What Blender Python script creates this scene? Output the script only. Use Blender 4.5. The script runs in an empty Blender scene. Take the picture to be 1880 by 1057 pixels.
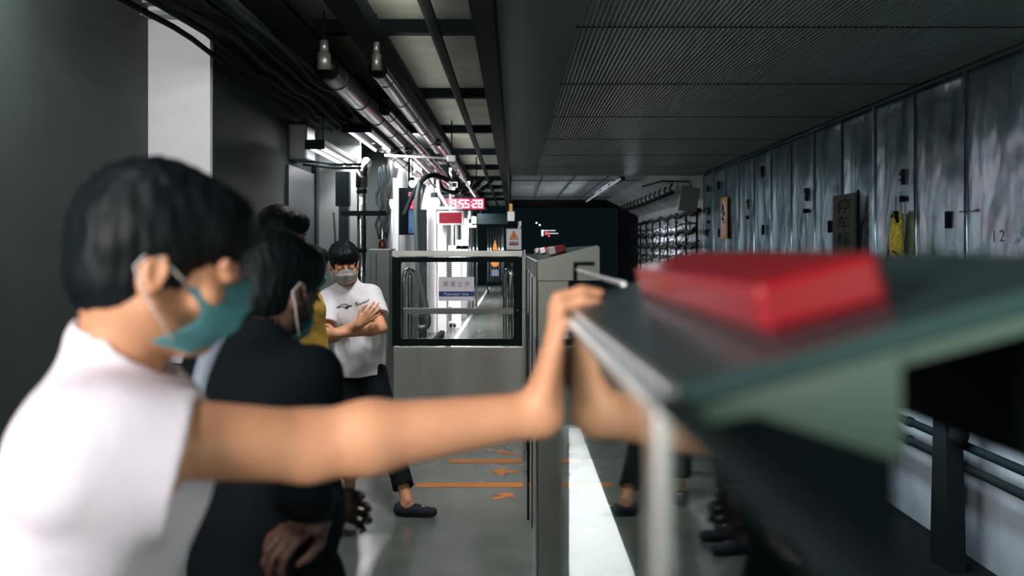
import bpy, bmesh, math, random
import numpy as np
from mathutils import Vector, Matrix, Euler, noise
random.seed(7); np.random.seed(7)
S = bpy.context.scene
C = S.collection
PI = math.pi
H = 1.5; F = 1828.0; VX = 943.0; VY = 459.0

# ------------------------------------------------------------------ camera
cd = bpy.data.cameras.new('camera'); cam = bpy.data.objects.new('camera', cd); C.objects.link(cam)
cd.sensor_width = 36; cd.lens = 35.0; cd.clip_start = .02; cd.clip_end = 300
cam.location = (0, 0, H); cam.rotation_euler = (PI/2, 0, 0)
cd.shift_x = -3/1880; cd.shift_y = -69.5/1880
cd.dof.use_dof = True; cd.dof.focus_distance = 7.5; cd.dof.aperture_fstop = 2.9
S.camera = cam
# ------------------------------------------------------------------ world, view
w = bpy.data.worlds.new('world'); S.world = w; w.use_nodes = True
w.node_tree.nodes['Background'].inputs[0].default_value = (.0026, .0058, .0074, 1)
w.node_tree.nodes['Background'].inputs[1].default_value = 1.0
S.view_settings.view_transform = 'Standard'; S.view_settings.look = 'None'
S.view_settings.exposure = 0.0; S.view_settings.gamma = 1.0; S.view_settings.use_curve_mapping = False

def area(name, loc, size, energy, col=(1, .96, .98), rot=(0, 0, 0), spread=180):
    l = bpy.data.lights.new(name, 'AREA'); l.shape = 'RECTANGLE'; l.size, l.size_y = size
    l.energy = energy; l.color = col; l.spread = math.radians(spread)
    o = bpy.data.objects.new(name, l); C.objects.link(o); o.location = loc; o.rotation_euler = rot
    return o
# light_platform: tube lamps under fixtures built below; the rest are other lights
rad = math.radians
area('light_platform', (-.95, .35, 3.02), (.12, 1.2), 17)
area('light_platform', (-.75, -1.3, 3.02), (.12, 1.2), 20, rot=(rad(42), 0, 0))
area('light_fill_left', (-2.02, -1.05, 1.85), (1.1, 1.0), 38, (1, .95, .96), rot=(rad(90), 0, rad(-42)), spread=75)  # fill from behind left, added together with an unseen glowing panel
area('light_platform', (-.50, 5.1, 3.02), (.12, 1.2), 60, rot=(rad(38), 0, 0))
area('light_platform', (-2.15, 4.5, 3.05), (.12, .8), 42, rot=(rad(62), 0, 0))  # lamp out of view, added to brighten the white column
area('light_fill_strip', (.31, 6.2, 1.35), (.05, 3.4), 190)  # added light under the far header to brighten the white strip
area('light_platform', (-1.58, 11.0, 2.66), (.20, 1.9), 120)
area('light_platform', (-1.55, 15.0, 2.75), (.15, 2.4), 420, rot=(rad(38), rad(14), 0))
area('light_platform', (-1.82, 10.3, 2.40), (.12, 2.2), 11)
for y_, e_ in ((20.0, 420), (29.0, 330), (38.0, 240)):
    area('light_platform', (-1.30, y_, 2.75), (.15, 2.4), e_, rot=(rad(22), rad(30), 0))
area('light_behind_beam', (-1.45, 2.2, 3.06), (.10, 3.0), 240, (.88, .96, 1), rot=(0, rad(60), 0), spread=80)  # added pair without fixtures, aimed across at the track wall
area('light_behind_beam', (-1.45, 17.0, 3.06), (.10, 3.0), 720, (.82, .94, 1), rot=(0, rad(60), 0), spread=80)
area('light_slab', (-.80, 15.0, 3.20), (.30, 22.0), 10, (1, 1, .93), rot=(PI, 0, 0))  # added uplights with no fixture, brightening the ceiling slab
area('light_slab', (-.80, 5.5, 3.16), (.30, 4.0), 3, (1, 1, .9), rot=(PI, 0, 0))
area('light_tunnel', (3.3, 29.0, 3.05), (.12, 5.0), 320, (.86, .93, 1), rot=(0, rad(30), 0))
area('light_track', (3.75, 10.5, .35), (.12, 7.0), 26, (.8, .92, 1), rot=(0, rad(-28), 0), spread=90)  # added light down the lower track wall, no fixture
area('light_track', (1.3, -1.8, 1.9), (1.2, 1.2), 9, (.62, 1, .84), rot=(rad(78), 0, rad(22)))  # unseen green fill from behind the camera, added for the near screen

# ------------------------------------------------------------------ materials
def mat(name, col, rough=.6, metal=0, emit=None, es=1, var=0, vscale=8, bump=0, bscale=20, stretch=None,
        spec=None, sss=0, trans=0, ior=None, rvar=0, alpha=None):
    m = bpy.data.materials.new(name); m.use_nodes = True; nt = m.node_tree; b = nt.nodes['Principled BSDF']
    b.inputs['Base Color'].default_value = (*col, 1); b.inputs['Roughness'].default_value = rough
    b.inputs['Metallic'].default_value = metal
    if spec is not None: b.inputs['Specular IOR Level'].default_value = spec
    if emit: b.inputs['Emission Color'].default_value = (*emit, 1); b.inputs['Emission Strength'].default_value = es
    if sss: b.inputs['Subsurface Weight'].default_value = sss; b.inputs['Subsurface Radius'].default_value = (.02, .008, .004); b.inputs['Subsurface Scale'].default_value = .5
    if trans: b.inputs['Transmission Weight'].default_value = trans
    if ior: b.inputs['IOR'].default_value = ior
    if var or bump or rvar:
        tc = nt.nodes.new('ShaderNodeTexCoord'); mp = nt.nodes.new('ShaderNodeMapping'); nt.links.new(tc.outputs['Object'], mp.inputs[0])
        if stretch: mp.inputs['Scale'].default_value = stretch
        if var or rvar:
            n = nt.nodes.new('ShaderNodeTexNoise'); n.inputs['Scale'].default_value = vscale; n.inputs['Detail'].default_value = 6
            nt.links.new(mp.outputs[0], n.inputs['Vector'])
        if var:
            r = nt.nodes.new('ShaderNodeValToRGB'); r.color_ramp.elements[0].position = .3; r.color_ramp.elements[1].position = .7
            r.color_ramp.elements[0].color = (*[max(0, c*(1-var)) for c in col], 1); r.color_ramp.elements[1].color = (*[min(1, c*(1+var)) for c in col], 1)
            nt.links.new(n.outputs[0], r.inputs[0]); nt.links.new(r.outputs[0], b.inputs['Base Color'])
        if rvar:
            mr = nt.nodes.new('ShaderNodeMapRange'); mr.inputs[1].default_value = .3; mr.inputs[2].default_value = .7
            mr.inputs[3].default_value = max(.02, rough-rvar); mr.inputs[4].default_value = rough+rvar
            nt.links.new(n.outputs[0], mr.inputs[0]); nt.links.new(mr.outputs[0], b.inputs['Roughness'])
        if bump:
            n2 = nt.nodes.new('ShaderNodeTexNoise'); n2.inputs['Scale'].default_value = bscale; n2.inputs['Detail'].default_value = 3
            bp = nt.nodes.new('ShaderNodeBump'); bp.inputs['Strength'].default_value = 1; bp.inputs['Distance'].default_value = bump
            nt.links.new(mp.outputs[0], n2.inputs['Vector']); nt.links.new(n2.outputs[0], bp.inputs['Height']); nt.links.new(bp.outputs[0], b.inputs['Normal'])
    return m
M = {}
M['floor'] = mat('polished_floor', (.125, .15, .132), .22, 0, var=.12, vscale=3.5, rvar=.06, bump=.0004, bscale=5)
M['strip'] = mat('white_strip', (.85, .83, .85), .5, var=.05)
M['wall'] = mat('grey_green_wall', (.032, .047, .041), .7, var=.12, vscale=3)
M['pillar'] = mat('white_painted_column', (.78, .77, .80), .55, var=.04, vscale=4)
M['conc'] = mat('slab_concrete', (.40, .42, .35), .8, var=.18, vscale=2.5, bump=.004, bscale=9)
M['tunnel'] = mat('tunnel_concrete', (.42, .45, .46), .8, var=.22, vscale=1.6, bump=.01, bscale=4)
M['dark'] = mat('blackened_steel', (.0035, .009, .0105), .8, spec=.15)
M['black'] = mat('black_rubber', (.004, .009, .011), .8, spec=.15)
M['track'] = mat('dirty_ballast_concrete', (.006, .010, .011), .95, spec=.1, var=.4, vscale=5)
M['lowwall'] = mat('pale_lower_wall', (.30, .36, .40), .75, var=.25, vscale=1.4)
M['steel'] = mat('brushed_steel', (.62, .63, .58), .30, .85, rvar=.04, vscale=3, bump=.012, bscale=3.2, stretch=(1, 1, .12))
M['steelh'] = mat('brushed_header_steel', (.24, .28, .235), .38, .85, rvar=.05, vscale=6)
M['steelp'] = mat('beige_post_steel', (.36, .36, .31), .42, .8, rvar=.05, vscale=6)
M['steelt'] = mat('dull_header_top', (.07, .115, .115), .38, .7, rvar=.06, vscale=5)
M['chrome'] = mat('chrome', (.75, .75, .75), .14, 1)
M['sheet'] = mat('galvanised_sheet', (.60, .80, .90), .27, .95, var=.06, vscale=.9, rvar=.03, bump=.11, bscale=1.3, stretch=(1, 1, .5))
M['ceilmetal'] = mat('grey_ceiling_sheet', (.075, .12, .12), .42, .35, var=.12, vscale=1)
M['duct'] = mat('foil_duct', (.20, .205, .20), .22, 1, bump=.004, bscale=14)
M['ductd'] = mat('dull_pipe_metal', (.030, .035, .035), .33, 1, bump=.0006, bscale=8)
M['red'] = mat('red_plastic', (.27, .006, .013), .28)
M['redd'] = mat('dark_red_base', (.09, .012, .018), .4)
M['lens'] = mat('white_glare', (.75, .70, .72), .3)  # white for the glare on the ends of the small red lights
M['glass'] = mat('window_glass', (.96, .98, .97), .0, 0, trans=1, ior=1.5)
M['glassg'] = mat('screen_glass', (.78, .86, .83), .02, 0, trans=1, ior=1.55)
m_ = bpy.data.materials.new('half_mirror_glass'); m_.use_nodes = True; nt_ = m_.node_tree; nt_.nodes.clear()
o_ = nt_.nodes.new('ShaderNodeOutputMaterial'); mx_ = nt_.nodes.new('ShaderNodeMixShader'); tr_ = nt_.nodes.new('ShaderNodeBsdfTransparent'); gl_ = nt_.nodes.new('ShaderNodeBsdfGlossy')
gl_.inputs['Roughness'].default_value = .03; gl_.inputs['Color'].default_value = (.82, .90, .88, 1); tr_.inputs['Color'].default_value = (.85, .9, .88, 1); mx_.inputs[0].default_value = .55
nt_.links.new(tr_.outputs[0], mx_.inputs[1]); nt_.links.new(gl_.outputs[0], mx_.inputs[2]); nt_.links.new(mx_.outputs[0], o_.inputs[0]); M['glassg'] = m_
M['white'] = mat('white_enamel', (.85, .82, .84), .5)
M['whitem'] = mat('white_mat', (.80, .80, .84), .6)
M['blue'] = mat('sign_blue', (.02, .05, .22), .5)
M['greyink'] = mat('grey_ink', (.20, .20, .30), .6)
M['cyanink'] = mat('pale_blue_ink', (.55, .75, .9), .6)
M['orange'] = mat('orange_floor_tape', (.88, .30, .06), .5, var=.1, vscale=30)
M['osign'] = mat('orange_sign', (.80, .27, .02), .5)
M['ysign'] = mat('amber_sign', (.72, .36, .06), .55)
M['drs'] = mat('maroon_sign', (.16, .015, .02), .5)
M['olive'] = mat('dark_olive_sign', (.030, .045, .030), .7, var=.2)
M['tube'] = mat('lit_tube', (1, 1, 1), .5, emit=(1, .97, 1), es=11)
M['tubesoft'] = mat('soft_lit_tube', (1, 1, 1), .5, emit=(1, .97, 1), es=3)
M['bulb'] = mat('lit_bulb', (1, 1, 1), .5, emit=(1, .95, .97), es=30)
M['ledred'] = mat('red_led_digit', (1, .3, .35), .5, emit=(1, .22, .30), es=6)
M['ledbox'] = mat('red_led_backing', (.3, .02, .05), .4, emit=(.8, .03, .12), es=.5)
M['redscreen'] = mat('red_lit_screen', (.012, .001, .002), .6, spec=.1, emit=(.36, .02, .05), es=1)
M['pinkscreen'] = mat('pink_lit_band', (.3, .02, .03), .3, emit=(1, .07, .17), es=1.6)
M['bluescreen'] = mat('blue_lit_screen', (.01, .02, .04), .3, emit=(.02, .07, .16), es=1.4, var=.1)
M['skin'] = mat('skin', (.68, .33, .175), .5, sss=.12, var=.10, vscale=14, bump=.0006, bscale=90)
M['skin2'] = mat('skin_shaded_man', (.15, .075, .052), .5, var=.08, vscale=12)  # shade on the people behind is put into this darker skin colour
M['hair'] = mat('black_hair', (.0035, .007, .008), .5, spec=.16, bump=.0015, bscale=120, stretch=(1, 1, .2))
M['cloth_w'] = mat('white_cotton', (.86, .80, .86), .85, var=.03, vscale=6, bump=.008, bscale=7)
M['cloth_w2'] = mat('white_jersey', (.72, .72, .74), .85, bump=.018, bscale=9, stretch=(1, 1, .6))
M['cloth_k'] = mat('black_cotton', (.003, .0065, .009), .85, spec=.2, bump=.01, bscale=8)
M['navy'] = mat('navy_canvas', (.010, .014, .028), .8)
M['yellow'] = mat('mustard_jacket', (.42, .26, .03), .7, bump=.02, bscale=9)
M['mask_b'] = mat('teal_surgical_mask', (.20, .56, .60), .7, bump=.002, bscale=60)
M['mask_w'] = mat('pale_surgical_mask', (.62, .66, .62), .7, bump=.002, bscale=60)
M['strap'] = mat('white_elastic', (.72, .66, .60), .7)
M['eye'] = mat('eye', (.03, .02, .02), .2)
M['vyellow'] = mat('faded_yellow_bag', (.62, .50, .05), .6, var=.5, vscale=30)
M['cable'] = mat('black_cable', (.004, .008, .009), .8, spec=.15)

# ------------------------------------------------------------------ mesh helpers
def tag(o, label=None, cat=None, group=None, kind=None):
    if label: o['label'] = label
    if cat: o['category'] = cat
    if group: o['group'] = group
    if kind: o['kind'] = kind
    return o
def empty(name, loc=(0, 0, 0), rz=0, label=None, cat=None, group=None):
    o = bpy.data.objects.new(name, None); C.objects.link(o); o.empty_display_size = .1
    o.location = loc; o.rotation_euler = (0, 0, rz); return tag(o, label, cat, group)
class MB:
    def __init__(s): s.bm = bmesh.new()
    def box(s, x0, y0, z0, x1, y1, z1, bev=0, R=None, seg=2):
        r = bmesh.ops.create_cube(s.bm, size=1); vs = r['verts']
        for v in vs: v.co = Vector(((x0+x1)/2+v.co.x*(x1-x0), (y0+y1)/2+v.co.y*(y1-y0), (z0+z1)/2+v.co.z*(z1-z0)))
        if bev:
            es = list({e for v in vs for e in v.link_edges})
            r2 = bmesh.ops.bevel(s.bm, geom=es, offset=bev, segments=seg, affect='EDGES', profile=.5)
            vs = list({v for f in r2['faces'] for v in f.verts} | {v for v in vs if v.is_valid})
        if R is not None: bmesh.ops.transform(s.bm, matrix=R, verts=vs)
        return s
    def prism(s, pts, axis, a0, a1):
        # pts: 2D polygon; axis 'x','y','z' extrusion
        def mk(p, a):
            return {'x': (a, p[0], p[1]), 'y': (p[0], a, p[1]), 'z': (p[0], p[1], a)}[axis]
        A = [s.bm.verts.new(mk(p, a0)) for p in pts]; B = [s.bm.verts.new(mk(p, a1)) for p in pts]
        n = len(pts); s.bm.faces.new(A); s.bm.faces.new(B[::-1])
        for i in range(n): s.bm.faces.new((A[i], B[i], B[(i+1) % n], A[(i+1) % n]))
        return s
    def tube(s, pts, r, n=10, cap=True):
        pts = [Vector(p) for p in pts]; rs = r if isinstance(r, (list, tuple)) else [r]*len(pts); rings = []
        up = None
        for i, p in enumerate(pts):
            d = (pts[min(i+1, len(pts)-1)]-pts[max(i-1, 0)])
            if d.length < 1e-9: d = Vector((0, 0, 1))
            d.normalize()
            if up is None: up = Vector((0, 0, 1)) if abs(d.z) < .9 else Vector((1, 0, 0))
            a = d.cross(up); a.normalize(); b = a.cross(d); b.normalize(); up = b
            rings.append([s.bm.verts.new(p+(a*math.cos(t)+b*math.sin(t))*rs[i]) for t in [2*PI*k/n for k in range(n)]])
        for i in range(len(rings)-1):
            for k in range(n):
                f = s.bm.faces.new((rings[i][k], rings[i][(k+1) % n], rings[i+1][(k+1) % n], rings[i+1][k])); f.smooth = True
        if cap: s.bm.faces.new(rings[0][::-1]); s.bm.faces.new(rings[-1])
        return s
    def sphere(s, c, r, sc=(1, 1, 1)):
        q = bmesh.ops.create_uvsphere(s.bm, u_segments=20, v_segments=12, radius=r)
        for v in q['verts']: v.co = Vector((c[0]+v.co.x*sc[0], c[1]+v.co.y*sc[1], c[2]+v.co.z*sc[2]))
        for v in q['verts']:
            for f in v.link_faces: f.smooth = True
        return s
    def build(s, name, m, parent=None, label=None, cat=None, group=None, kind=None, recenter=False):
        bmesh.ops.recalc_face_normals(s.bm, faces=s.bm.faces)
        me = bpy.data.meshes.new(name); s.bm.to_mesh(me); s.bm.free(); me.materials.append(m)
        o = bpy.data.objects.new(name, me); C.objects.link(o)
        if parent: o.parent = parent
        if recenter:
            c = sum((Vector(v.co) for v in me.vertices), Vector())/len(me.vertices)
            me.transform(Matrix.Translation(-c)); o.location = c
        return tag(o, label, cat, group, kind)
def B(name, m, x0, y0, z0, x1, y1, z1, parent=None, bev=0, **k):
    return MB().box(x0, y0, z0, x1, y1, z1, bev).build(name, m, parent, **k)
def st(name, m, *a, **k): return B(name, m, *a, kind='structure', **k)
def text(name, body, size, m, parent, loc, rot=(PI/2, 0, 0), depth=.001, shear=0, sx=1, align='CENTER'):
    cu = bpy.data.curves.new(name, 'FONT'); cu.body = body; cu.size = size; cu.extrude = depth; cu.shear = shear
    cu.align_x = align; cu.align_y = 'CENTER'; cu.resolution_u = 3
    t = bpy.data.objects.new(name+'_tmp', cu); C.objects.link(t)
    bpy.context.view_layer.update()
    me = bpy.data.meshes.new_from_object(t.evaluated_get(bpy.context.evaluated_depsgraph_get()))
    bpy.data.objects.remove(t); me.materials.clear(); me.materials.append(m)
    o = bpy.data.objects.new(name, me); C.objects.link(o); o.parent = parent; o.location = loc; o.rotation_euler = rot; o.scale = (sx, 1, 1)
    return o
def P(px, py, Y): return Vector(((px-VX)/F*Y, Y, H-(py-VY)/F*Y))
def dup(o, **props):
    r = o.copy(); C.objects.link(r)
    for ch in list(o.children):
        c = ch.copy(); C.objects.link(c); c.parent = r
        for g in ch.children:
            d = g.copy(); C.objects.link(d); d.parent = c
    for k, v in props.items(): r[k] = v
    return r

ORD = ['first', 'second', 'third', 'fourth', 'fifth', 'sixth', 'seventh', 'eighth', 'ninth', 'tenth', 'eleventh', 'twelfth', 'thirteenth', 'fourteenth', 'fifteenth', 'sixteenth', 'seventeenth', 'eighteenth', 'nineteenth', 'twentieth', 'twenty-first']
# ------------------------------------------------------------------ implicit surfaces for bodies
class Fld:
    def __init__(s, lo, hi, h):
        s.lo = np.array(lo, float); s.h = h; s.n = (np.ceil((np.array(hi, float)-s.lo)/h)).astype(int)+1
        s.a = np.full(s.n, .2, np.float32)
    def _sub(s, lo, hi, pad):
        i0 = np.maximum(0, np.floor((np.array(lo)-pad-s.lo)/s.h).astype(int)); i1 = np.minimum(s.n, np.ceil((np.array(hi)+pad-s.lo)/s.h).astype(int)+1)
        if (i1 <= i0).any(): return None
        ax = [((np.arange(i0[k], i1[k])*s.h)+s.lo[k]).astype(np.float32) for k in range(3)]
        return (slice(i0[0], i1[0]), slice(i0[1], i1[1]), slice(i0[2], i1[2])), (ax[0][:, None, None], ax[1][None, :, None], ax[2][None, None, :])
    def _app(s, sl, d, k, op):
        A = s.a[sl]
        if op == 'u':
            hh = np.maximum(k-np.abs(A-d), 0)/k; s.a[sl] = np.minimum(A, d)-hh*hh*k*.25
        else:
            d = -d; hh = np.maximum(k-np.abs(A-d), 0)/k; s.a[sl] = np.maximum(A, d)+hh*hh*k*.25
    def cone(s, a, b, ra, rb, k=.012, op='u', sq=None):
        a = np.array(a, np.float32); b = np.array(b, np.float32); R = max(ra, rb)*(sq[1] if sq else 1)
        r = s._sub(np.minimum(a, b)-R, np.maximum(a, b)+R, k+.03)
        if r is None: return s
        sl, (X, Y, Z) = r
        px, py, pz = X-a[0], Y-a[1], Z-a[2]; ba = b-a
        if sq:
            u = np.array(sq[0], np.float32); u /= np.linalg.norm(u); f = 1/sq[1]-1
            t = (px*u[0]+py*u[1]+pz*u[2])*f; px = px+t*u[0]; py = py+t*u[1]; pz = pz+t*u[2]
            ba = ba+u*float(ba@u)*f
        L = float(ba@ba)+1e-12
        t = np.clip((px*ba[0]+py*ba[1]+pz*ba[2])/L, 0, 1)
        d = np.sqrt((px-t*ba[0])**2+(py-t*ba[1])**2+(pz-t*ba[2])**2)-(ra+(rb-ra)*t)
        s._app(sl, d, k, op); return s
    def ell(s, c, r, R=None, k=.012, op='u'):
        c = np.array(c, float); m = max(r); q = s._sub(c-m, c+m, k+.03)
        if q is None: return s
        sl, (X, Y, Z) = q; x, y, z = X-c[0], Y-c[1], Z-c[2]
        if R is not None: x, y, z = [x*R[0][i]+y*R[1][i]+z*R[2][i] for i in range(3)]
        k0 = np.sqrt((x/r[0])**2+(y/r[1])**2+(z/r[2])**2); k1 = np.sqrt((x/r[0]**2)**2+(y/r[1]**2)**2+(z/r[2]**2)**2)+1e-6
        s._app(sl, (k0*(k0-1)/k1).astype(np.float32), k, op); return s
    def cut(s, p, n, k=.006):   # remove everything on the +n side of the plane
        n = np.array(n, float); n /= np.linalg.norm(n); X, Y, Z = [((np.arange(s.n[i])*s.h)+s.lo[i]).astype(np.float32) for i in range(3)]
        d = (X[:, None, None]-p[0])*n[0]+(Y[None, :, None]-p[1])*n[1]+(Z[None, None, :]-p[2])*n[2]
        hh = np.maximum(k-np.abs(s.a-d), 0)/k; s.a = (np.maximum(s.a, d)+hh*hh*k*.25).astype(np.float32); return s
    def mesh(s, name, m, parent=None, amp=0, freq=20, aniso=(1, 1, 1)):
        f = s.a; n = f.shape; ins = f < 0
        cs = np.zeros([k-1 for k in n], np.int8)
        for dx in (0, 1):
            for dy in (0, 1):
                for dz in (0, 1): cs += ins[dx:n[0]-1+dx, dy:n[1]-1+dy, dz:n[2]-1+dz]
        act = (cs > 0) & (cs < 8); ijk = np.argwhere(act); N = len(ijk)
        idx = np.full(cs.shape, -1, np.int32); idx[act] = np.arange(N)
        acc = np.zeros((N, 3)); cnt = np.zeros(N)
        cor = {}
        for c in [(x, y, z) for x in (0, 1) for y in (0, 1) for z in (0, 1)]: cor[c] = f[ijk[:, 0]+c[0], ijk[:, 1]+c[1], ijk[:, 2]+c[2]]
        for c in cor:
            for ax in range(3):
                if c[ax] == 0:
                    c2 = list(c); c2[ax] = 1; a, b = cor[c], cor[tuple(c2)]; msk = (a < 0) != (b < 0)
                    t = np.where(msk, a/(a-b+1e-12), 0); p = np.tile(np.array(c, float), (N, 1)); p[:, ax] += t
                    acc[msk] += p[msk]; cnt[msk] += 1
        v = (ijk+acc/np.maximum(cnt, 1)[:, None])*s.h+s.lo
        faces = []
        for ax in range(3):
            o1, o2 = (ax+1) % 3, (ax+2) % 3
            sl = [slice(None)]*3; sl2 = [slice(None)]*3; sl[ax] = slice(0, n[ax]-1); sl2[ax] = slice(1, n[ax])
            a = ins[tuple(sl)]; b = ins[tuple(sl2)]; e = np.argwhere(a != b)
            e = e[(e[:, o1] > 0) & (e[:, o2] > 0) & (e[:, o1] < n[o1]-1) & (e[:, o2] < n[o2]-1)]
            fl = a[e[:, 0], e[:, 1], e[:, 2]]
            def g(d1, d2):
                q = e.copy(); q[:, o1] -= d1; q[:, o2] -= d2; return idx[q[:, 0], q[:, 1], q[:, 2]]
            Q = np.stack([g(0, 0), g(1, 0), g(1, 1), g(0, 1)], 1); Q[~fl] = Q[~fl][:, ::-1]; faces.append(Q)
        Q = np.concatenate(faces); Q = Q[(Q >= 0).all(1)]
        if amp:
            for i in range(N):
                p = Vector((v[i][0]*aniso[0], v[i][1]*aniso[1], v[i][2]*aniso[2]))*freq
                v[i] += np.array(noise.noise_vector(p))*amp
        me = bpy.data.meshes.new(name); me.vertices.add(N); me.vertices.foreach_set('co', v.astype(np.float32).ravel())
        me.loops.add(len(Q)*4); me.loops.foreach_set('vertex_index', Q.astype(np.int32).ravel())
        me.polygons.add(len(Q)); me.polygons.foreach_set('loop_start', np.arange(0, len(Q)*4, 4, dtype=np.int32))
        me.polygons.foreach_set('use_smooth', np.ones(len(Q), bool)); me.update(calc_edges=True); me.validate()
        me.materials.append(m); o = bpy.data.objects.new(name, me); C.objects.link(o)
        if parent:
            o.parent = parent; me.transform(parent.matrix_basis.inverted())
        return o

def frame(yaw, pitch=0, roll=0):
    y, p = math.radians(yaw), math.radians(pitch)
    f = Vector((math.cos(y)*math.cos(p), math.sin(y)*math.cos(p), -math.sin(p))); l = Vector((-math.sin(y), math.cos(y), 0)); u = f.cross(l)
    r = math.radians(roll); l2 = l*math.cos(r)+u*math.sin(r); u2 = u*math.cos(r)-l*math.sin(r)
    return np.array([[f.x, l2.x, u2.x], [f.y, l2.y, u2.y], [f.z, l2.z, u2.z]])

def add_head(fd, o, R, sc=1.0):
    o = np.array(o, float); g = lambda x, y, z: o+R@(np.array((x, y, z))*sc)
    fd.ell(g(-.006, 0, .036), (.086*sc, .070*sc, .077*sc), R, .02)
    fd.cone(g(.042, 0, .012), g(.056, 0, -.066), .053*sc, .028*sc, .025)
    fd.ell(g(-.03, 0, -.005), (.07*sc, .066*sc, .065*sc), R, .02)
    for s in (-1, 1):
        fd.cone(g(.0, .050*s, -.045), g(.054, .014*s, -.086), .020*sc, .018*sc, .02)
        fd.ell(g(.062, .040*s, -.025), (.022*sc, .020*sc, .020*sc), R, .02)
        fd.ell(g(.098, .032*s, .002), (.016*sc, .017*sc, .011*sc), R, .012, 'c')
        fd.ell(g(.084, .032*s, .001), (.014*sc, .015*sc, .010*sc), R, .004)
        fd.cone(g(.091, .012*s, .018), g(.080, .050*s, .018), .009*sc, .007*sc, .012)
        # ear: rim, lobe and hollow
        fd.ell(g(-.006, .078*s, -.004), (.019*sc, .009*sc, .031*sc), R@np.array(Euler((0, .2, .35*s)).to_matrix()), .006)
        fd.ell(g(.000, .087*s, -.002), (.010*sc, .008*sc, .018*sc), R, .004, 'c')
    fd.cone(g(.094, 0, .012), g(.113, 0, -.030), .007*sc, .011*sc, .010)
    fd.ell(g(.104, .011, -.034), (.010*sc, .008*sc, .007*sc), R, .006); fd.ell(g(.104, -.011, -.034), (.010*sc, .008*sc, .007*sc), R, .006)
    fd.ell(g(.094, 0, -.060), (.009*sc, .022*sc, .006*sc), R, .006); fd.ell(g(.092, 0, -.071), (.009*sc, .018*sc, .006*sc), R, .006)
    fd.ell(g(.068, 0, -.090), (.014*sc, .018*sc, .011*sc), R, .012)
    return g

def add_hand(fd, w, fwd, nrm, ts, curls=(20, 25, 20), sc=1.0, spread=.02, thumb=.5, extra=None):
    """wrist w, finger direction fwd, palm-facing normal nrm, ts=+1/-1 which side (fwd x nrm) the thumb is on"""
    fwd = Vector(fwd).normalized(); nrm = Vector(nrm); nrm = (nrm-fwd*nrm.dot(fwd)).normalized(); lat = fwd.cross(nrm)*ts
    w = Vector(w)
    kn = []
    for i, (o_, L) in enumerate(((.030, .088), (.010, .093), (-.010, .089), (-.029, .080))):
        k = w+(fwd*L+lat*o_)*sc; kn.append(k)
        fd.cone(w+(fwd*.012+lat*o_*.55)*sc, k, .0135*sc, .0105*sc, .012)
    fd.cone(w+(fwd*.02+lat*.012+nrm*.004)*sc, w+(fwd*.07+nrm*.003)*sc, .017*sc, .013*sc, .014)
    for i, (k, Ls) in enumerate(zip(kn, ((.040, .024, .020), (.044, .028, .021), (.041, .026, .020), (.032, .020, .018)))):
        d = (fwd+lat*spread*(1.5-i)*4).normalized(); p = k; ang = 0; rr = [.0095, .0085, .0078, .0065]
        for j, L in enumerate(Ls):
            ang += math.radians((curls[j] if not extra else extra[i][j])); dd = (d*math.cos(ang)+nrm*math.sin(ang)).normalized(); q = p+dd*L*sc
            fd.cone(p, q, rr[j]*sc*(.9 if i == 3 else 1), rr[j+1]*sc*(.9 if i == 3 else 1), .005); p = q
    a = w+(fwd*.022+lat*.022+nrm*.008)*sc; b = a+(fwd*.034+lat*.030+nrm*.012)*sc; c = b+(fwd*.030+lat*.008*thumb+nrm*.008)*sc; e = c+(fwd*.024-lat*.002)*sc
    fd.cone(a, b, .015*sc, .0115*sc, .01).cone(b, c, .011*sc, .0095*sc, .005).cone(c, e, .0095*sc, .0075*sc, .004)

def mask(parent, o, R, m, sc=1.0):
    """pleated surgical mask with ear loops"""
    o = np.array(o, float); g = lambda x, y, z: Vector(o+R@(np.array((x, y, z))*sc))
    bm = bmesh.new(); nu, nv = 24, 20; gr = []
    for j in range(nv+1):
        v = j/nv; row = []
        for i in range(nu+1):
            u = -1+2*i/nu; wv = math.sin(PI*min(1, v*1.05))
            x = .100+.022*wv-.004*v-(.066-.006*wv)*abs(u)**1.9; x += .0025*math.sin(v*PI*7)*(1-abs(u)**3)
            nose = .014*math.exp(-(u/.22)**2)*(1-v)**2*1.2; x += nose; x -= .026*v**2.2
            y = .067*u*(1-.06*v); z = -.008-.096*v+.010*math.exp(-(u/.3)**2)*(1-v)-.010*(1-v)*abs(u)**2+.016*v*abs(u)**2
            row.append(bm.verts.new(g(x, y, z)))
        gr.append(row)
    for j in range(nv):
        for i in range(nu):
            f = bm.faces.new((gr[j][i], gr[j][i+1], gr[j+1][i+1], gr[j+1][i])); f.smooth = True
    r = bmesh.ops.solidify(bm, geom=bm.faces[:], thickness=.002)
    mb = MB(); mb.bm.free(); mb.bm = bm; mo = mb.build('face_mask', m, parent)
    t = MB()
    for s in (-1, 1):
        e1 = g(-.012, .084*s, .022); e2 = g(-.016, .083*s, -.022); eb = g(-.026, .080*s, .0)
        t.tube([g(.040, .066*s, -.016), g(.022, .076*s, -.002), g(.004, .083*s, .012), e1, eb, e2, g(.0, .076*s, -.045), g(.030, .066*s, -.084)], .0016*sc, 6)
    so = t.build('ear_loop', M['strap'], mo)
    inv = parent.matrix_basis.inverted(); mo.data.transform(inv); so.data.transform(inv)
    return mo

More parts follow.
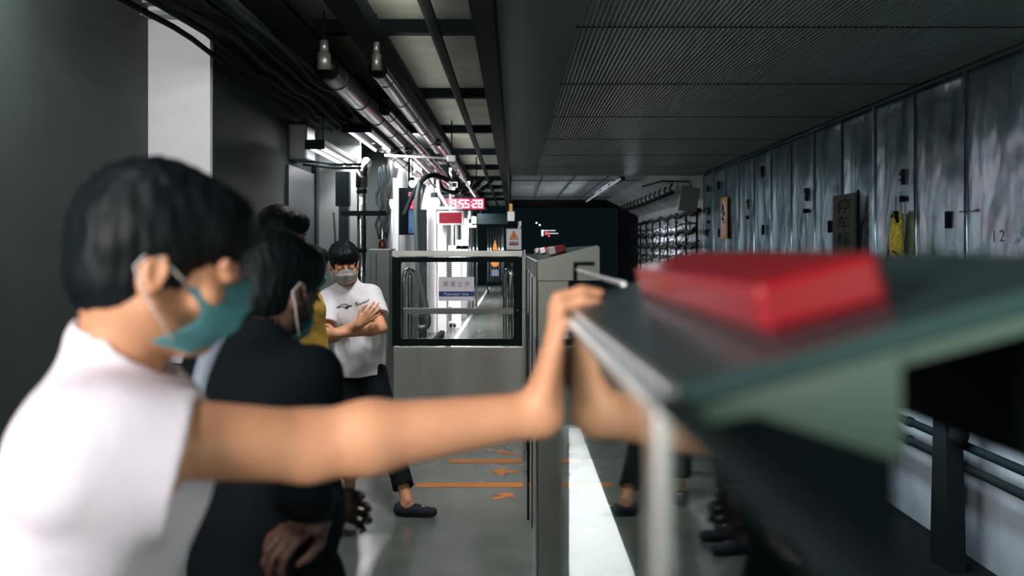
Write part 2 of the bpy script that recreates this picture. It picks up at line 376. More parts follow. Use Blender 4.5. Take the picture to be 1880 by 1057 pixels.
def hair(parent, o, R, h, sc=1.0, fringe=.0, amp=.006, vol=1.0, name='hair'):
    o = np.array(o, float); g = lambda x, y, z: o+R@(np.array((x, y, z))*sc)
    f = Fld(o-.19*sc, o+.19*sc, h); v = vol
    f.ell(g(-.008, 0, .047), (.097*sc*v, .084*sc*v, .089*sc*v), R, .02)
    f.ell(g(-.040, 0, -.004), (.064*sc*v, .074*sc, .078*sc), R, .02)
    f.ell(g(.050, 0, .075), (.066*sc, .070*sc, .042*sc*v), R, .02)
    f.ell(g(.060, 0, .050), (.050*sc, .066*sc, .040*sc), R, .02)
    # open the face, free the ears, end above the nape
    f.ell(g(.115, 0, -.045+fringe), (.085*sc, .085*sc, .085*sc), R, .01, 'c')
    for s in (-1, 1):
        f.ell(g(.010, .098*s, -.025), (.030*sc, .030*sc, .040*sc), R, .006, 'c')
        f.ell(g(.070, .085*s, -.032), (.050*sc, .05*sc, .058*sc), R, .008, 'c')
    f.cut(g(-.06, 0, -.062), R@np.array((.25, 0, -1)), .012)
    return f.mesh(name, M['hair'], parent, amp=amp*.6, freq=85, aniso=(1, 1, .3))

def person(sp):
    """sp: dict of joints in world space"""
    J = {k: Vector(v) for k, v in sp['J'].items()}; h = sp.get('h', .006); bm_ = sp.get('build', 1.0)
    base = sp['base']; root = empty('person', base, 0, sp['label'], 'person')
    bpy.context.view_layer.update()
    hy = sp['head']; R = frame(*hy); ho = J['head']; hs = sp.get('hs', 1.0)
    pts = np.array([list(v) for v in J.values()]); lo = pts.min(0)-.17; hi = pts.max(0)+.19; lo[2] = -.01
    bf = frame(sp['yaw']); lat = bf[:, 1]; fw = Vector(bf[:, 0])
    fd = Fld(lo, hi, h); add_head(fd, ho, R, hs)
    nk = Vector(np.array(ho)+R@np.array((-.022, 0, -.055))*hs)
    fd.cone(nk, J['neck'], .052*hs, .056*hs, .03)
    q = 1.42
    fd.cone(J['neck']+Vector((0, 0, -.12)), J['waist'], .084*bm_, .080*bm_, .05, sq=(lat, q))
    fd.cone(J['waist'], J['pelvis'], .080*bm_, .090*bm_, .05, sq=(lat, q))
    for s in 'LR':
        fd.cone(J['neck']+Vector((0, 0, -.07)), J['sh'+s]+Vector((0, 0, -.022)), .034, .034*bm_, .02)
        ua, fa = sp.get('arm_r', (.043, .036, .042, .026))[:2], sp.get('arm_r', (.043, .036, .042, .026))[2:]
        fd.cone(J['sh'+s], J['el'+s], ua[0], ua[1], .025)
        mid = J['el'+s].lerp(J['wr'+s], .25)
        fd.cone(J['el'+s], mid, ua[1], fa[0], .015); fd.cone(mid, J['wr'+s], fa[0], fa[1], .02)
        hd = sp['hand'+s]
        fd.cone(J['wr'+s], J['wr'+s]+Vector(hd[0]).normalized()*.03, fa[1], .021, .02)
        add_hand(fd, J['wr'+s], hd[0], hd[1], hd[2], *hd[3:])
        fd.cone(J['hip'+s], J['kn'+s], .080*bm_, .052*bm_, .03); fd.cone(J['kn'+s], J['an'+s], .050*bm_, .032, .03)
        fdr = Vector(sp['foot'+s]).normalized(); an = J['an'+s]
        fd.cone(an-fdr*.02+Vector((0, 0, -.035)), an+fdr*.13+Vector((0, 0, -.055)), .034, .022, .02)
    body = fd.mesh('body', M[sp.get('skin', 'skin')], root); del fd
    # trousers
    lo2 = lo.copy(); hi2 = hi.copy(); hi2[2] = J['waist'].z+.05
    tf = Fld(lo2, hi2, h)
    tf.cone(J['waist'].lerp(J['pelvis'], .5), J['pelvis'], .098*bm_, .108*bm_, .04, sq=(lat, q))
    for s in 'LR':
        cuff = J['kn'+s].lerp(J['an'+s], sp.get('cuff', .85)); dn = (J['an'+s]-J['kn'+s]).normalized()
        tf.cone(J['hip'+s], J['kn'+s], .100*bm_, .072*bm_, .04); tf.cone(J['kn'+s], cuff, .070*bm_, .062*bm_, .03)
    for s in 'LR':
        cuff = J['kn'+s].lerp(J['an'+s], sp.get('cuff', .85)); dn = (J['an'+s]-J['kn'+s]).normalized()
        tf.cone(cuff, cuff+dn*.08, .075, .075, .002, 'c'); tf.cone(cuff-dn*.03, cuff+dn*.03, .046, .046, .004, 'c')
    tf.mesh('trousers', M[sp.get('pants', 'cloth_k')], root, amp=.006, freq=9); del tf
    # shoes
    for s in 'LR':
        an = J['an'+s]; fdr = Vector(sp['foot'+s]).normalized(); c0 = an-fdr*.045; c0.z = .034; c1 = an+fdr*.145; c1.z = .028
        sf = Fld(np.minimum(c0, c1)-.08, np.maximum(c0, c1)+.09, min(h, .005))
        ll = fdr.cross(Vector((0, 0, 1)))
        sf.cone(c0, c1, .034, .027, .02, sq=(ll, 1.25)); sf.cone(c0+fdr*.01+Vector((0, 0, .018)), c0+fdr*.10+Vector((0, 0, .010)), .032, .026, .02, sq=(ll, 1.1))
        sf.cone(an+Vector((0, 0, -.02)), an+Vector((0, 0, .06)), .034, .036, .006, 'c')
        sf.cut((0, 0, .003), (0, 0, -1), .003)
        so = sf.mesh('shoe', M['navy'], root)
    # shirt
    tfx = Fld(np.array([lo[0], lo[1], J['pelvis'].z-.12]), np.array([hi[0], hi[1], J['neck'].z+.1]), h)
    hem = Vector(sp.get('hem', J['pelvis']))
    tfx.cone(J['neck']+Vector((0, 0, -.10)), J['waist'], .112*bm_, .112*bm_, .05, sq=(lat, q))
    tfx.cone(J['waist'], hem+Vector((0, 0, -.08)), .112*bm_, .122*bm_, .05, sq=(lat, q))
    srr = sp.get('sleeve_r', (.060, .066)); sl_ = sp.get('sleeve', .55)
    for s in 'LR':
        sd = 1 if (J['sh'+s]-J['neck']).dot(Vector(lat)) > 0 else -1
        tfx.cone(J['neck']+Vector((0, 0, -.045)), J['sh'+s]+Vector((0, 0, -.012)), .058, .050*bm_, .04)
        tfx.cone(J['sh'+s].lerp(J['neck'], .35)+Vector((0, 0, -.07)), J['waist']+Vector(lat)*sd*.055, .080*bm_, .088*bm_, .05)
        e = J['sh'+s].lerp(J['el'+s], min(1, sl_)); d = (J['el'+s]-J['sh'+s]).normalized()
        dz = Vector((0, 0, sp.get('sag', 0)))
        tfx.cone(J['sh'+s]+dz, e+dz+d*(.05 if sl_ < 1 else 0), srr[0], srr[1], .03)
        if sl_ > 1: tfx.cone(J['el'+s], J['wr'+s], srr[1], .036, .02)
    for s in 'LR':
        if sl_ < 1:
            e = J['sh'+s].lerp(J['el'+s], sl_); d = (J['el'+s]-J['sh'+s]).normalized(); cn = Vector(sp['cutn'+s]).normalized() if 'cutn'+s in sp else d
            tfx.cone(e+cn*.20, e+cn*.20, .20, .20, .003, 'c')
            tfx.cone(e+dz+d*.045, e+dz+d*.10, srr[1]-.010, srr[1]-.008, .004, 'c')
    # neck hole and hem
    nd = (nk-J['neck']).normalized(); col = J['neck']+nd*.010
    tfx.cone(J['neck']+Vector((0, 0, -.02)), col+nd*.022, .064, .062, .02)
    tfx.cone(col+nd*.062, col+nd*.20, .058, .10, .003, 'c')
    tfx.cone(col+nd*.02+fw*.018, col+nd*.16+fw*.03, .058, .085, .004, 'c')
    tfx.cut(hem, (0, 0, -1), .004)
    shirt = tfx.mesh('tshirt' if sl_ < 1 else 'jacket', M[sp['shirt']], root, amp=sp.get('wrinkle', .012), freq=sp.get('wf', 7)); del tfx
    hr = hair(root, ho, R, sp.get('hh', .005), hs, sp.get('fringe', 0), sp.get('hamp', .006), sp.get('hvol', 1.0))
    mk = mask(root, ho, R, M[sp['mask']], hs)
    eb = MB()
    for s in (-1, 1):
        g = lambda x, y, z: Vector(np.array(ho)+R@(np.array((x, y, z))*hs))
        e = MB().sphere(g(.082, .032*s, .001), .0115*hs).build('eye', M['eye'], root); e.data.transform(root.matrix_basis.inverted())
        eb.tube([g(.100, .014*s, .020), g(.098, .030*s, .026), g(.086, .050*s, .020)], [.0025, .0032, .0015], 6)
    ebo = eb.build('eyebrows', M['hair'], root); ebo.data.transform(root.matrix_basis.inverted())
    return root, shirt, body

# ================================================================== SETTING
st('floor', M['floor'], -3.2, -2.5, -.2, .24, 42, 0)
st('trim_1', M['strip'], .241, 4.35, -.2, .56, 8.4, 0)  # white strip laid to show as a wedge through the near glass
st('trim_5', M['track'], .241, 8.4, -.2, .56, 42, 0)
st('floor_track', M['track'], .2, -3, -1.65, 4.5, 60, -1.5)
st('wall_platform_edge', M['track'], .2, -3, -1.5, .235, 60, -.205)
st('wall_left', M['wall'], -2.77, -2.5, 0, -2.57, 7.0, 3.5)
col = st('wall_left_column', M['pillar'], -2.57, 7.0, 0, -2.135, 7.06, 3.5)
st('wall_left_far', mat('shaded_wall_paint', (.013, .022, .024), .8, spec=.25, var=.1), -2.57, 7.06, 0, -2.13, 10.9, 3.5)  # shade past the column is put into this darker wall colour
st('wall_left_return', M['wall'], -2.57, 12.6, 0, -1.62, 12.8, 3.5)
st('wall_left_end', mat('far_wall', (.18, .20, .20), .7, var=.1), -1.9, 12.8, 0, -1.72, 42, 3.5)
# concrete slab over the platform and grey sheet over the track
st('ceiling', M['conc'], -2.77, -2.5, 3.37, -.16, 42, 3.6)
st('ceiling_fascia', M['dark'], -.27, -2.5, 2.98, -.125, 42, 3.5)
mb = MB(); prof = [(-.15, 3.3), (.53, 3.3)]; x = .53
while x < 4.38:
    prof += [(x+.004, 3.292), (x+.022, 3.292), (x+.026, 3.3), (x+.040, 3.3)]; x += .042
prof += [(4.46, 3.3), (4.46, 3.34), (-.15, 3.34)]
mb.prism(prof, 'y', -2.5, 24.0).build('ceiling_track', M['ceilmetal'], kind='structure')
mb = MB()
for y in (2.8, 5.4, 8.0, 10.75, 13.4, 16.1, 18.8, 21.4): mb.box(.5, y, 3.290, 4.4, y+.025, 3.299)
mb.build('trim_2', M['dark'], kind='structure')
# tunnel beyond the hall
mb = MB()
mb.prism([(-.15, 3.3), (3.3, 3.3), (4.44, 2.7), (4.64, 2.7), (4.64, 3.6), (-.15, 3.6)], 'y', 24.0, 35.5)
mb.build('ceiling_tunnel', M['tunnel'], kind='structure')
st('wall_tunnel', mat('tunnel_whitewash', (.82, .84, .88), .8, var=.12, vscale=2), 4.44, 23.2, -1.5, 4.64, 35.5, 2.7)
st('wall_tunnel_portal', M['black'], 4.40, 35.5, -1.5, 4.9, 42.0, 3.8)
st('ceiling_tunnel_far', M['black'], -.15, 35.5, 3.28, 4.9, 42.0, 3.5)
mb = MB()
for y in (25.6, 33.8): mb.box(-.1, y, 3.285, 3.3, y+.04, 3.299)
for x in (.7, 1.5, 2.3): mb.box(x, 24.1, 3.29, x+.02, 35, 3.299)
mb.build('trim_3', M['dark'], kind='structure')
# right wall, lower part
st('wall_right', M['lowwall'], 4.46, -2, -1.5, 4.6, 23.2, -.05)
st('wall_right_upper', M['wall'], 4.48, -2, -.05, 4.6, 23.2, 3.34)

# ---- sheet-metal wall panels
def dented_panel(seed):
    bm = bmesh.new(); nu, nv = 24, 56; g = []
    for j in range(nv+1):
        row = []
        for i in range(nu+1):
            u = i/nu*1.205; v = j/nv*3.28
            ed = min(1, min(i, nu-i)/3)*min(1, min(j, nv-j)/2)
            d = noise.noise(Vector((u*1.3, v*.75, seed*7.3)))*.030+noise.noise(Vector((u*3.1, v*1.1+4, seed*3.1)))*.012
            row.append(bm.verts.new((-.014+d*ed, -u, v)))
        g.append(row)
    for j in range(nv):
        for i in range(nu):
            f = bm.faces.new((g[j][i], g[j+1][i], g[j+1][i+1], g[j][i+1])); f.smooth = True
    bmesh.ops.solidify(bm, geom=bm.faces[:], thickness=.004)
    return bm
for k in range(21):
    y = 23.1-k*1.22
    root = empty('wall_panel', (4.42, y, -.03), 0, 'tall dented galvanised sheet on the track wall, %s from the tunnel end' % ORD[k], 'wall panel', 'galvanised sheets along the track wall')
    b_ = MB(); b_.bm.free(); b_.bm = dented_panel(k); b_.build('sheet', M['sheet'], root)
    MB().tube([(-.012, -.006, 0), (-.012, -.006, 3.28)], .012, 8).build('seam_strip', M['sheet'], root)
    MB().box(-.035, -1.205, .02, 0, -1.17, 3.27).build('edge_fold', M['sheet'], root) if k % 4 == 0 else None
# hinges, handles and locks on the seams
def panel_y(px): return 4.42*F/(px-VX)
for px, y0, y1, wh_ in ((1302, 341, 352, 'upper black hinge on the farthest seam of the track wall sheets'), (1322, 333, 347, 'upper black hinge left of the amber sign on the track wall'), (1301, 421, 434, 'lower black hinge on the farthest seam of the track wall sheets'), (1323, 420, 435, 'lower black hinge left of the amber sign on the track wall'), (1405, 413, 431, 'lower black hinge right of the amber sign on the track wall'), (1528, 405, 427, 'black hinge just left of the dark olive sign on the track wall'), (1747, 388, 419, 'black hinge right of the yellow bag on the track wall'), (1403, 305, 325, 'upper black hinge right of the amber sign, in the dark band of the wall')):
    Y = panel_y(px); z1 = H-(y0-VY)*Y/F; z0 = H-(y1-VY)*Y/F
    MB().box(4.36, Y-.03, z0, 4.40, Y+.02, z1).build('hinge', M['black'], None, wh_, 'hinge', 'black hinges on the track wall', recenter=True)
for px, y0, y1, yl in ((1304, 380, 394, 407), (1377, 366, 384, 399), (1484, 345, 369, 387), (1664, 310, 339, 365)):
    Y = panel_y(px); z1 = H-(y0-VY)*Y/F; z0 = H-(y1-VY)*Y/F; zl = H-(yl-VY)*Y/F
    r = empty('door_latch', (4.40, Y, zl), 0, {1304: 'small latch with round lock, farthest along the steel wall', 1377: 'latch with round lock right of the amber sign on the steel wall', 1484: 'latch with round lock on the steel wall left of the dark olive sign', 1664: 'large latch with round lock above the yellow bag on the steel wall'}[px], 'latch')
    MB().box(-.03, -.03, z0-zl, -.0, .025, z1-zl, .006).build('latch_plate', M['black'], r)
    MB().tube([(-.045, 0, z0-zl+.04), (-.055, 0, (z0+z1)/2-zl), (-.045, 0, z1-zl-.03)], .009, 8).build('latch_handle', M['chrome'], r)
    MB().tube([(.0, 0, 0), (-.05, 0, 0)], .035, 14).build('lock', M['black'], r)

RW = (PI/2, 0, -PI/2)
# amber sign
Y = panel_y(1335); r = empty('warning_sign', (4.36, Y, H-(438-VY)*Y/F), 0, 'narrow amber warning sign with a white oval pictogram on the steel wall', 'sign')
hh = 76*Y/F
MB().box(-.012, -.32, 0, 0, .32, hh, .004).build('board', M['ysign'], r)
MB().tube([(-.013, 0, hh*.60), (-.018, 0, hh*.60)], .13, 28).build('pictogram_disc', M['whitem'], r).scale = (1, 1, 1)
d_ = [c for c in r.children if c.name.startswith('pictogram')][0]
for v in d_.data.vertices: v.co.z = hh*.60+(v.co.z-hh*.60)*2.1; v.co.y *= 1.8
mb = MB(); 
for a, b2 in (((.02, .85), (-.03, .66)), ((-.03, .66), (.04, .45)), ((-.03, .66), (-.07, .56)), ((.03, .78), (.07, .62)), ((.0, .50), (-.06, .36))):
    mb.tube([(-.022, a[0], hh*a[1]), (-.022, b2[0], hh*b2[1])], .013, 6)
mb.sphere((-.022, .02, hh*.80), .03, (.4, 1, 1.4)); o = mb.build('pictogram', M['black'], r); o.scale = (1, 2, 1)
mb = MB().box(-.016, -.19, hh*.12, -.012, .19, hh*.28); mb.build('caption_plate', M['whitem'], r)
mb = MB()
for i in range(5):
    mb.box(-.018, -.15, hh*(.14+i*.026), -.0165, .15, hh*(.14+i*.026)+.012)
mb.build('caption_lines', M['orange'], r)
# dark olive stop marker
Y = panel_y(1585); Y2 = panel_y(1543); wd = Y2-Y
r = empty('stop_marker_sign', (4.34, Y, H-(462-VY)*Y/F-.25), 0, 'dark olive vertical board with black characters mounted on the steel wall', 'sign'); hh = .25+109*Y/F
MB().box(-.025, 0, 0, 0, wd, hh, .005).build('board', M['olive'], r)
for i, ch in enumerate('停车标'):
    text('character', ch, .205, M['black'], r, (-.028, wd*.5, hh-.17-i*.215), RW, sx=2.7)
MB().box(0, -.02, 0, .03, .0, hh+.03).build('edge_rail', M['black'], r)
# yellow bag hanging
Y = panel_y(1663); top = H-(392-VY)*Y/F; bot = H-(470-VY)*Y/F
r = empty('yellow_bag', (4.33, Y, bot-.12), 0, 'faded yellow work bag with black cord hanging on the steel wall', 'bag')
hb = top-bot+.12
b_ = MB(); n = 14
b_.tube([(0, 0, 0), (-.01, 0, .06), (-.015, 0, hb*.4), (-.01, 0, hb*.75), (0, 0, hb)], [.05, .075, .078, .068, .055], 16).build('bag_body', M['vyellow'], r)
for o_ in r.children:
    for v in o_.data.vertices: v.co += Vector(noise.noise_vector(v.co*14))*.012; v.co.y *= 1.35
b_ = MB()
for i in range(9):
    a = random.uniform(-.09, .09); b_.tube([(-.03, a, hb-.10), (-.05, a+random.uniform(-.02, .02), hb-.03), (-.03, a*.9, hb+.02)], .016, 6)
b_.build('bundled_top', M['black'], r)
MB().tube([(-.06, .17, -.12), (-.07, .14, .10), (-.075, .06, .19), (-.075, -.03, .19), (-.06, -.15, .13)], .011, 8).build('cord', M['black'], r)
MB().box(-.062, -.04, .27, -.05, .04, .30).box(-.066, -.006, .02, -.05, .006, .27).build('red_tag', M['drs'], r)
MB().tube([(-.02, 0, hb), (-.02, 0, hb+.2)], .004, 6).build('hanging_cord', M['black'], r)
# number and smear painted on sheet
n12 = empty('painted_number', (4.335, panel_y(1850), H-(434-VY)*8.9/F), 0, 'faint number 12 written on the steel wall near its right end', 'writing')
fp_ = mat('faded_paint', (.06, .09, .11), .8)
text('digit', '1', .15, fp_, n12, (0, .075, 0), RW, sx=1.5); text('digit', '2', .15, fp_, n12, (0, -.075, 0), RW, sx=1.5)
n13 = empty('painted_arrow', (4.35, panel_y(1783), H-(388-VY)*9.6/F), 0, 'short faint dark arrow smear on the steel wall right of the yellow bag', 'writing')
MB().prism([(.11, -.008), (-.08, .0), (-.08, -.018), (-.15, .012), (-.08, .024), (-.08, .012), (.11, .006)], 'x', 0, .002).build('smear', mat('faded_paint_b', (.07, .10, .13), .8), n13)

# ---- pipes on the lower right wall
for z, lb in ((H-1.84, 'upper black pipe running along the pale lower track wall'), (H-2.04, 'lower black pipe running along the pale lower track wall')):
    r = empty('wall_pipe', (4.25, 14.5, z), 0, lb, 'pipe')
    MB().tube([(0, -12, 0), (0, 8, 0)], .042, 12).build('pipe', M['dark'], r)
    m_ = MB()
    for k in range(7): m_.tube([(0, -9+k*2.6-.05, 0), (0, -9+k*2.6+.05, 0)], .055, 12)
    m_.build('coupling', M['dark'], r)
for k in range(9):
    y = 4.0+k*1.95; r = empty('pipe_bracket', (4.3, y, -1.5), 0, 'black bracket post for the lower wall pipes, %s from the near end' % ORD[k], 'bracket', 'pipe brackets on the lower track wall')
    MB().box(-.02, -.03, 0, .05, .03, 1.38).build('post', M['dark'], r)
    MB().box(-.10, -.02, 1.20, .12, .02, 1.24).box(-.10, -.02, .92, .12, .02, .95).build('arm', M['dark'], r)
for y, wx in ((9.45, .24), (11.6, .14)):  # dark upright shapes, wider at the foot
    r = empty('track_upright', (4.12, y, -1.5), 0, 'wide black tapering upright against the pale lower wall' if wx > .2 else 'narrow black upright by the pale lower wall', 'post')
    MB().prism([(-wx*.9, 0), (wx*.9, 0), (wx*.55, 1.35 if wx < .2 else 1.56), (-wx*.55, 1.35 if wx < .2 else 1.56)], 'x', -.08, .08).build('post', M['black'], r)
    MB().sphere((0, 0, 0), .09, (1, 1, 1.3)).build('knob', M['black'], r).location = (0, -wx*1.0, 1.3)

# ---- cables on the tunnel wall
def wob(x, z, y0, y1, n, a, sag=.1, ph=0):
    out = []
    for i in range(n+1):
        y = y0+(y1-y0)*i/n; out.append((x+noise.noise(Vector((y*2, ph, 0)))*a*.4, y, z-sag*abs(math.sin(PI*i/n*6))+noise.noise(Vector((y*1.7, ph, 5)))*a))
    return out
for i, (z, r_) in enumerate(((2.42, .05), (2.16, .018), (1.98, .055), (1.72, .018), (1.62, .04), (1.36, .025), (1.20, .02), (1.10, .022), (.78, .08), (.66, .07), (.54, .08), (.30, .03), (-.1, .05))):
    MB().tube(wob(4.28-.05*(i % 3), z, 22.9, 35.2, 60, .09, .05, i*3.3), r_, 8).build('tunnel_cable', M['cable'], None,
        'drooping black cable bundle on the whitewashed tunnel wall, %s from the top' % ORD[i], 'cable', 'black cables along the tunnel wall')
for k in range(8):
    y = 23.6+k*1.5; r = empty('cable_rack', (4.32, y, .3), 0, 'thin black upright rack on the whitewashed tunnel wall, %s from the near end' % ORD[k], 'rack', 'cable racks on the tunnel wall')
    MB().box(0, -.02, 0, .05, .02, 2.15).build('upright', M['dark'], r)
    m_ = MB()
    for z in (.2, .45, .8, 1.05, 1.3, 1.62, 1.85): m_.tube([(.03, 0, z), (-.16, 0, z), (-.22, 0, z+.08)], .014, 6)
    m_.build('hook', M['dark'], r)
for k in range(12):
    y0 = 23.5+k*.9; pts = [(4.1, y0, 2.3-random.random()*.3)]
    for q_ in range(1, 7): pts.append((4.1+.08*math.sin(q_), y0+q_*.09+random.uniform(-.15, .15), 2.3-q_*.2+random.uniform(-.08, .08)))
    MB().tube(pts, .012, 6).build('loose_cable', M['cable'], None, 'loose thin black cable looping on the tunnel wall racks, %s from the near end' % ORD[k], 'cable', 'loose cables on the tunnel wall')
# haunch bracket with spikes and strip lamp
r = empty('tunnel_strip_lamp', (2.62, 29, 3.28), 0, 'long thin strip lamp along the sloping edge of the tunnel ceiling', 'lamp')
MB().box(-.05, -5.2, -.10, .05, 6.2, -.02).build('housing', M['dark'], r)
MB().box(-.075, -5.1, -.095, -.052, 6.1, -.05).build('diffuser', mat('dim_tube', (.8, .8, .85), .4, emit=(.6, .65, .75), es=.35), r)
for kk in range(5): MB().box(-.08, -5+kk*2.7, -.11, .06, -4.94+kk*2.7, .0).build('clip', M['dark'], r)
r = empty('cable_carrier', (3.75, 29, 2.86), 0, 'black spiked cable carrier under the tunnel haunch', 'rack')
m_ = MB().tube([(0, -5.5, 0), (.02, 0, -.03), (0, 6, 0)], .05, 8)
m_.build('carrier_rail', M['cable'], r); m_ = MB()
for k in range(13): m_.tube([(0, -5.4+k*.9, 0), (-.05, -5.4+k*.9, .10), (.03, -5.3+k*.9, .22)], .022, 6)
m_.build('spikes', M['cable'], r)
r = empty('junction_box', P(1262, 378, 22.6), 0, 'dark grey-green square box hung at the start of the tunnel wall', 'box')
MB().box(-.20, -.06, -.12, .22, .08, .44, .02, R=Matrix.Rotation(.15, 4, 'Y')).build('housing', mat('olive_box', (.06, .08, .07), .5), r)
MB().tube([(.1, 0, .4), (.05, 0, .55), (-.5, .5, .60), (-.9, 1, .5)], .02, 8).build('conduit', M['cable'], r)
# lights far down the tunnel
for px, py, ca in ((985, 409, 'upper left of two tiny white lights in the dark tunnel'), (991, 413, 'lower right of two tiny white lights in the dark tunnel')):
    o = MB().sphere((0, 0, 0), .028).build('signal_light', M['tubesoft'], None, ca, 'light'); o.location = P(px, py, 41.5)
r = empty('distant_lamp_cluster', P(1003, 429, 41.5), 0, 'small white and red lit cluster deep in the dark tunnel', 'light')
MB().box(-.20, 0, -.10, -.12, .05, .14).box(-.2, 0, .12, .38, .05, .15).box(.08, 0, 0, .5, .05, .03).build('white_lights', mat('dim_white', (1, 1, 1), .5, emit=(.8, .85, .9), es=.8), r)
MB().box(-.06, 0, -.05, .06, .05, .08).box(.08, 0, -.13, .15, .05, -.05).build('red_lights', mat('dim_red', (1, .1, .1), .5, emit=(.9, .12, .15), es=.7), r)

# ================================================================== PLATFORM CEILING
for k, y in enumerate([-2.2+3.42*i for i in range(12)]):
    MB().box(-2.5, y, 3.26, -.28, y+.12, 3.369).build('ceiling_beam', M['dark'], None, 'black steel cross beam under the concrete slab, %s from the rear' % ORD[k], 'beam', 'black cross beams over the platform', recenter=True)
for x0, x1, lb in ((-1.24, -1.03, 'long black beam left of the bare slab strips, above the pipes'), (-.665, -.585, 'narrow black runner splitting the bare slab strips overhead')):
    MB().box(x0, -2.4, 3.12 if x0 < -1 else 3.22, x1, 41, 3.258).build('ceiling_runner', M['dark'], None, lb, 'beam', recenter=True)
# conduit with joints on slab
# dark cable tray bank between left wall and beam
for i, (x, z, wd) in enumerate(((-1.93, 2.95, .30), (-1.57, 3.05, .28))):
    r = empty('cable_tray', (x, 18, z), 0, ('black cable tray hugging the left wall under the ceiling', 'black cable tray above the lit tubes under the ceiling')[i], 'cable tray')
    ye = -5.4 if i == 0 else 22
    MB().box(-wd/2, -20, 0, wd/2, ye, .012).box(-wd/2, -20, 0, -wd/2+.01, ye, .08).box(wd/2-.01, -20, 0, wd/2, ye, .08).build('tray', M['dark'], r)
    for c in range(5):
        pts = [(-wd/2+.05+c*.06+noise.noise(Vector((q, c, i)))*.03, -20+q*1.5, .04+abs(noise.noise(Vector((q, c+9, i))))*.06) for q in range(10 if i == 0 else 28)]
        MB().tube(pts, .022, 6).build('cable', M['cable'], r)
for k in range(7):
    x = -2.02+k*.085; z = 2.84+.04*(k % 3)
    MB().tube(wob(x, z, -1.5, 14, 40, .05, .05, k*5.1), .018+.006*(k % 2), 7).build('overhead_cable', M['cable'], None, 'black cable sagging under the platform ceiling, %s counted from the left wall' % ORD[k], 'cable', 'overhead black cables')
# silver pipes
def pipe(x, z, y0, y1, r, m, label, nozzle=True):
    R_ = empty('ceiling_pipe', (x, y0, z), 0, label, 'pipe')
    MB().tube([(0, .04, -.03), (0, .0, 0), (0, .12, .0), (0, y1-y0, 0)], [r*.6, r, r, r], 20).build('pipe', m, R_)
    m_ = MB()
    for k in range(int((y1-y0)/1.1)): m_.tube([(0, .5+k*1.1-.03, 0), (0, .5+k*1.1+.03, 0)], r*1.06, 20)
    m_.build('joint_band', m, R_)
    if nozzle:
        MB().tube([(0, -.02, -.02), (0, -.03, .10)], [r*.62, r*.55], 18).tube([(0, -.03, .10), (0, -.035, .19)], [r*.42, r*.35], 18).build('end_nozzle', M['steelp'], R_)
        MB().tube([(0, -.035, .18), (0, -.035, .40)], .006, 8).build('hanger_rod', M['dark'], R_)
pipe(-1.375, 2.83, 7.25, 13.5, .085, M['ductd'], 'left silver pipe with a stepped end nozzle under the dark ceiling')
pipe(-1.03, 2.87, 7.5, 13.5, .065, M['ductd'], 'right thinner silver pipe ending under the black beam')
pipe(-1.20, 2.80, 9.2, 19, .05, M['ductd'], 'slim silver pipe between the two larger ceiling pipes', False)
pipe(-1.55, 2.72, 11.3, 21, .06, M['duct'], 'low silver pipe running past the bright tube lamps', False)
pipe(-1.27, 2.70, 12.0, 22, .05, M['duct'], 'silver pipe above the long white arm under the ceiling', False)
pipe(-.95, 2.86, 12.5, 24, .045, M['duct'], 'silver pipe nearest the black beam farther along', False)
# lamps
def lamp(loc, L, label, w_=.12, rx=0, m='tube', ref=True):
    r = empty('tube_lamp', loc, 0, label, 'lamp'); r.rotation_euler = (rx, 0, 0)
    MB().box(-w_/2, -L/2, .02, w_/2, L/2, .07, .005).build('housing', M['dark'], r)
    for s in (-1, 1): MB().tube([(s*w_*.28, -L/2+.02, .0), (s*w_*.28, L/2-.02, .0)], .014, 10).build('tube', M[m], r)
    for s in (-1, 1): MB().box(-w_/2, s*(L/2-.012)-.012, -.018, w_/2, s*(L/2-.012)+.012, .03).build('end_cap', M['dark'], r)
    MB().tube([(0, -L/3, .07), (0, -L/3, .5)], .006, 6).tube([(0, L/3, .07), (0, L/3, .5)], .006, 6).build('hanger_rod', M['dark'], r)
lamp((-.95, .35, 3.06), 1.25, 'tube lamp under the ceiling above the man at the screen', m='tubesoft')
lamp((-.75, -1.3, 3.06), 1.25, 'tube lamp under the ceiling behind the man at the screen', m='tubesoft')
r = empty('fill_panel', (-2.07, -1.1, 1.15), rad(42), 'added glowing fill panel out of view behind the camera, by the left wall', 'fill panel')  # unseen glowing panel added as fill light from behind left
MB().box(0, -.72, 0, .055, .72, 1.4, .01).build('casing', M['white'], r); MB().box(0, -.6, -1.15, .05, -.5, 0).box(0, .5, -1.15, .05, .6, 0).build('leg', M['dark'], r); MB().box(.05, -.68, .04, .0565, .68, 1.36).build('lit_face', mat('soft_face', (.8, .8, .8), .5, emit=(1, .96, .97), es=.5), r)
lamp((-.50, 5.1, 3.06), 1.25, 'tube lamp under the ceiling in front of the gate', m='tubesoft')
lamp((-2.15, 4.5, 3.09), .8, 'added tube lamp out of view, close to the left wall before the white column', m='tubesoft')
lamp((-1.58, 11.0, 2.70), 2.0, 'glaring twin tube lamp under the silver pipes', .30)
lamp((-1.82, 10.3, 2.44), 2.4, 'glaring twin tube lamp left of the silver pipes by the wall', .18)
lamp((-1.55, 15, 2.80), 2.4, 'twin tube lamp beyond the gate over the left wall', .16)
lamp((-1.30, 20, 2.80), 2.4, 'twin tube lamp over the platform beyond the gate', .16)
lamp((-1.30, 29, 2.80), 2.4, 'twin tube lamp second farthest down the platform', .16)
lamp((-1.30, 38, 2.80), 2.4, 'twin tube lamp farthest down the platform', .16)
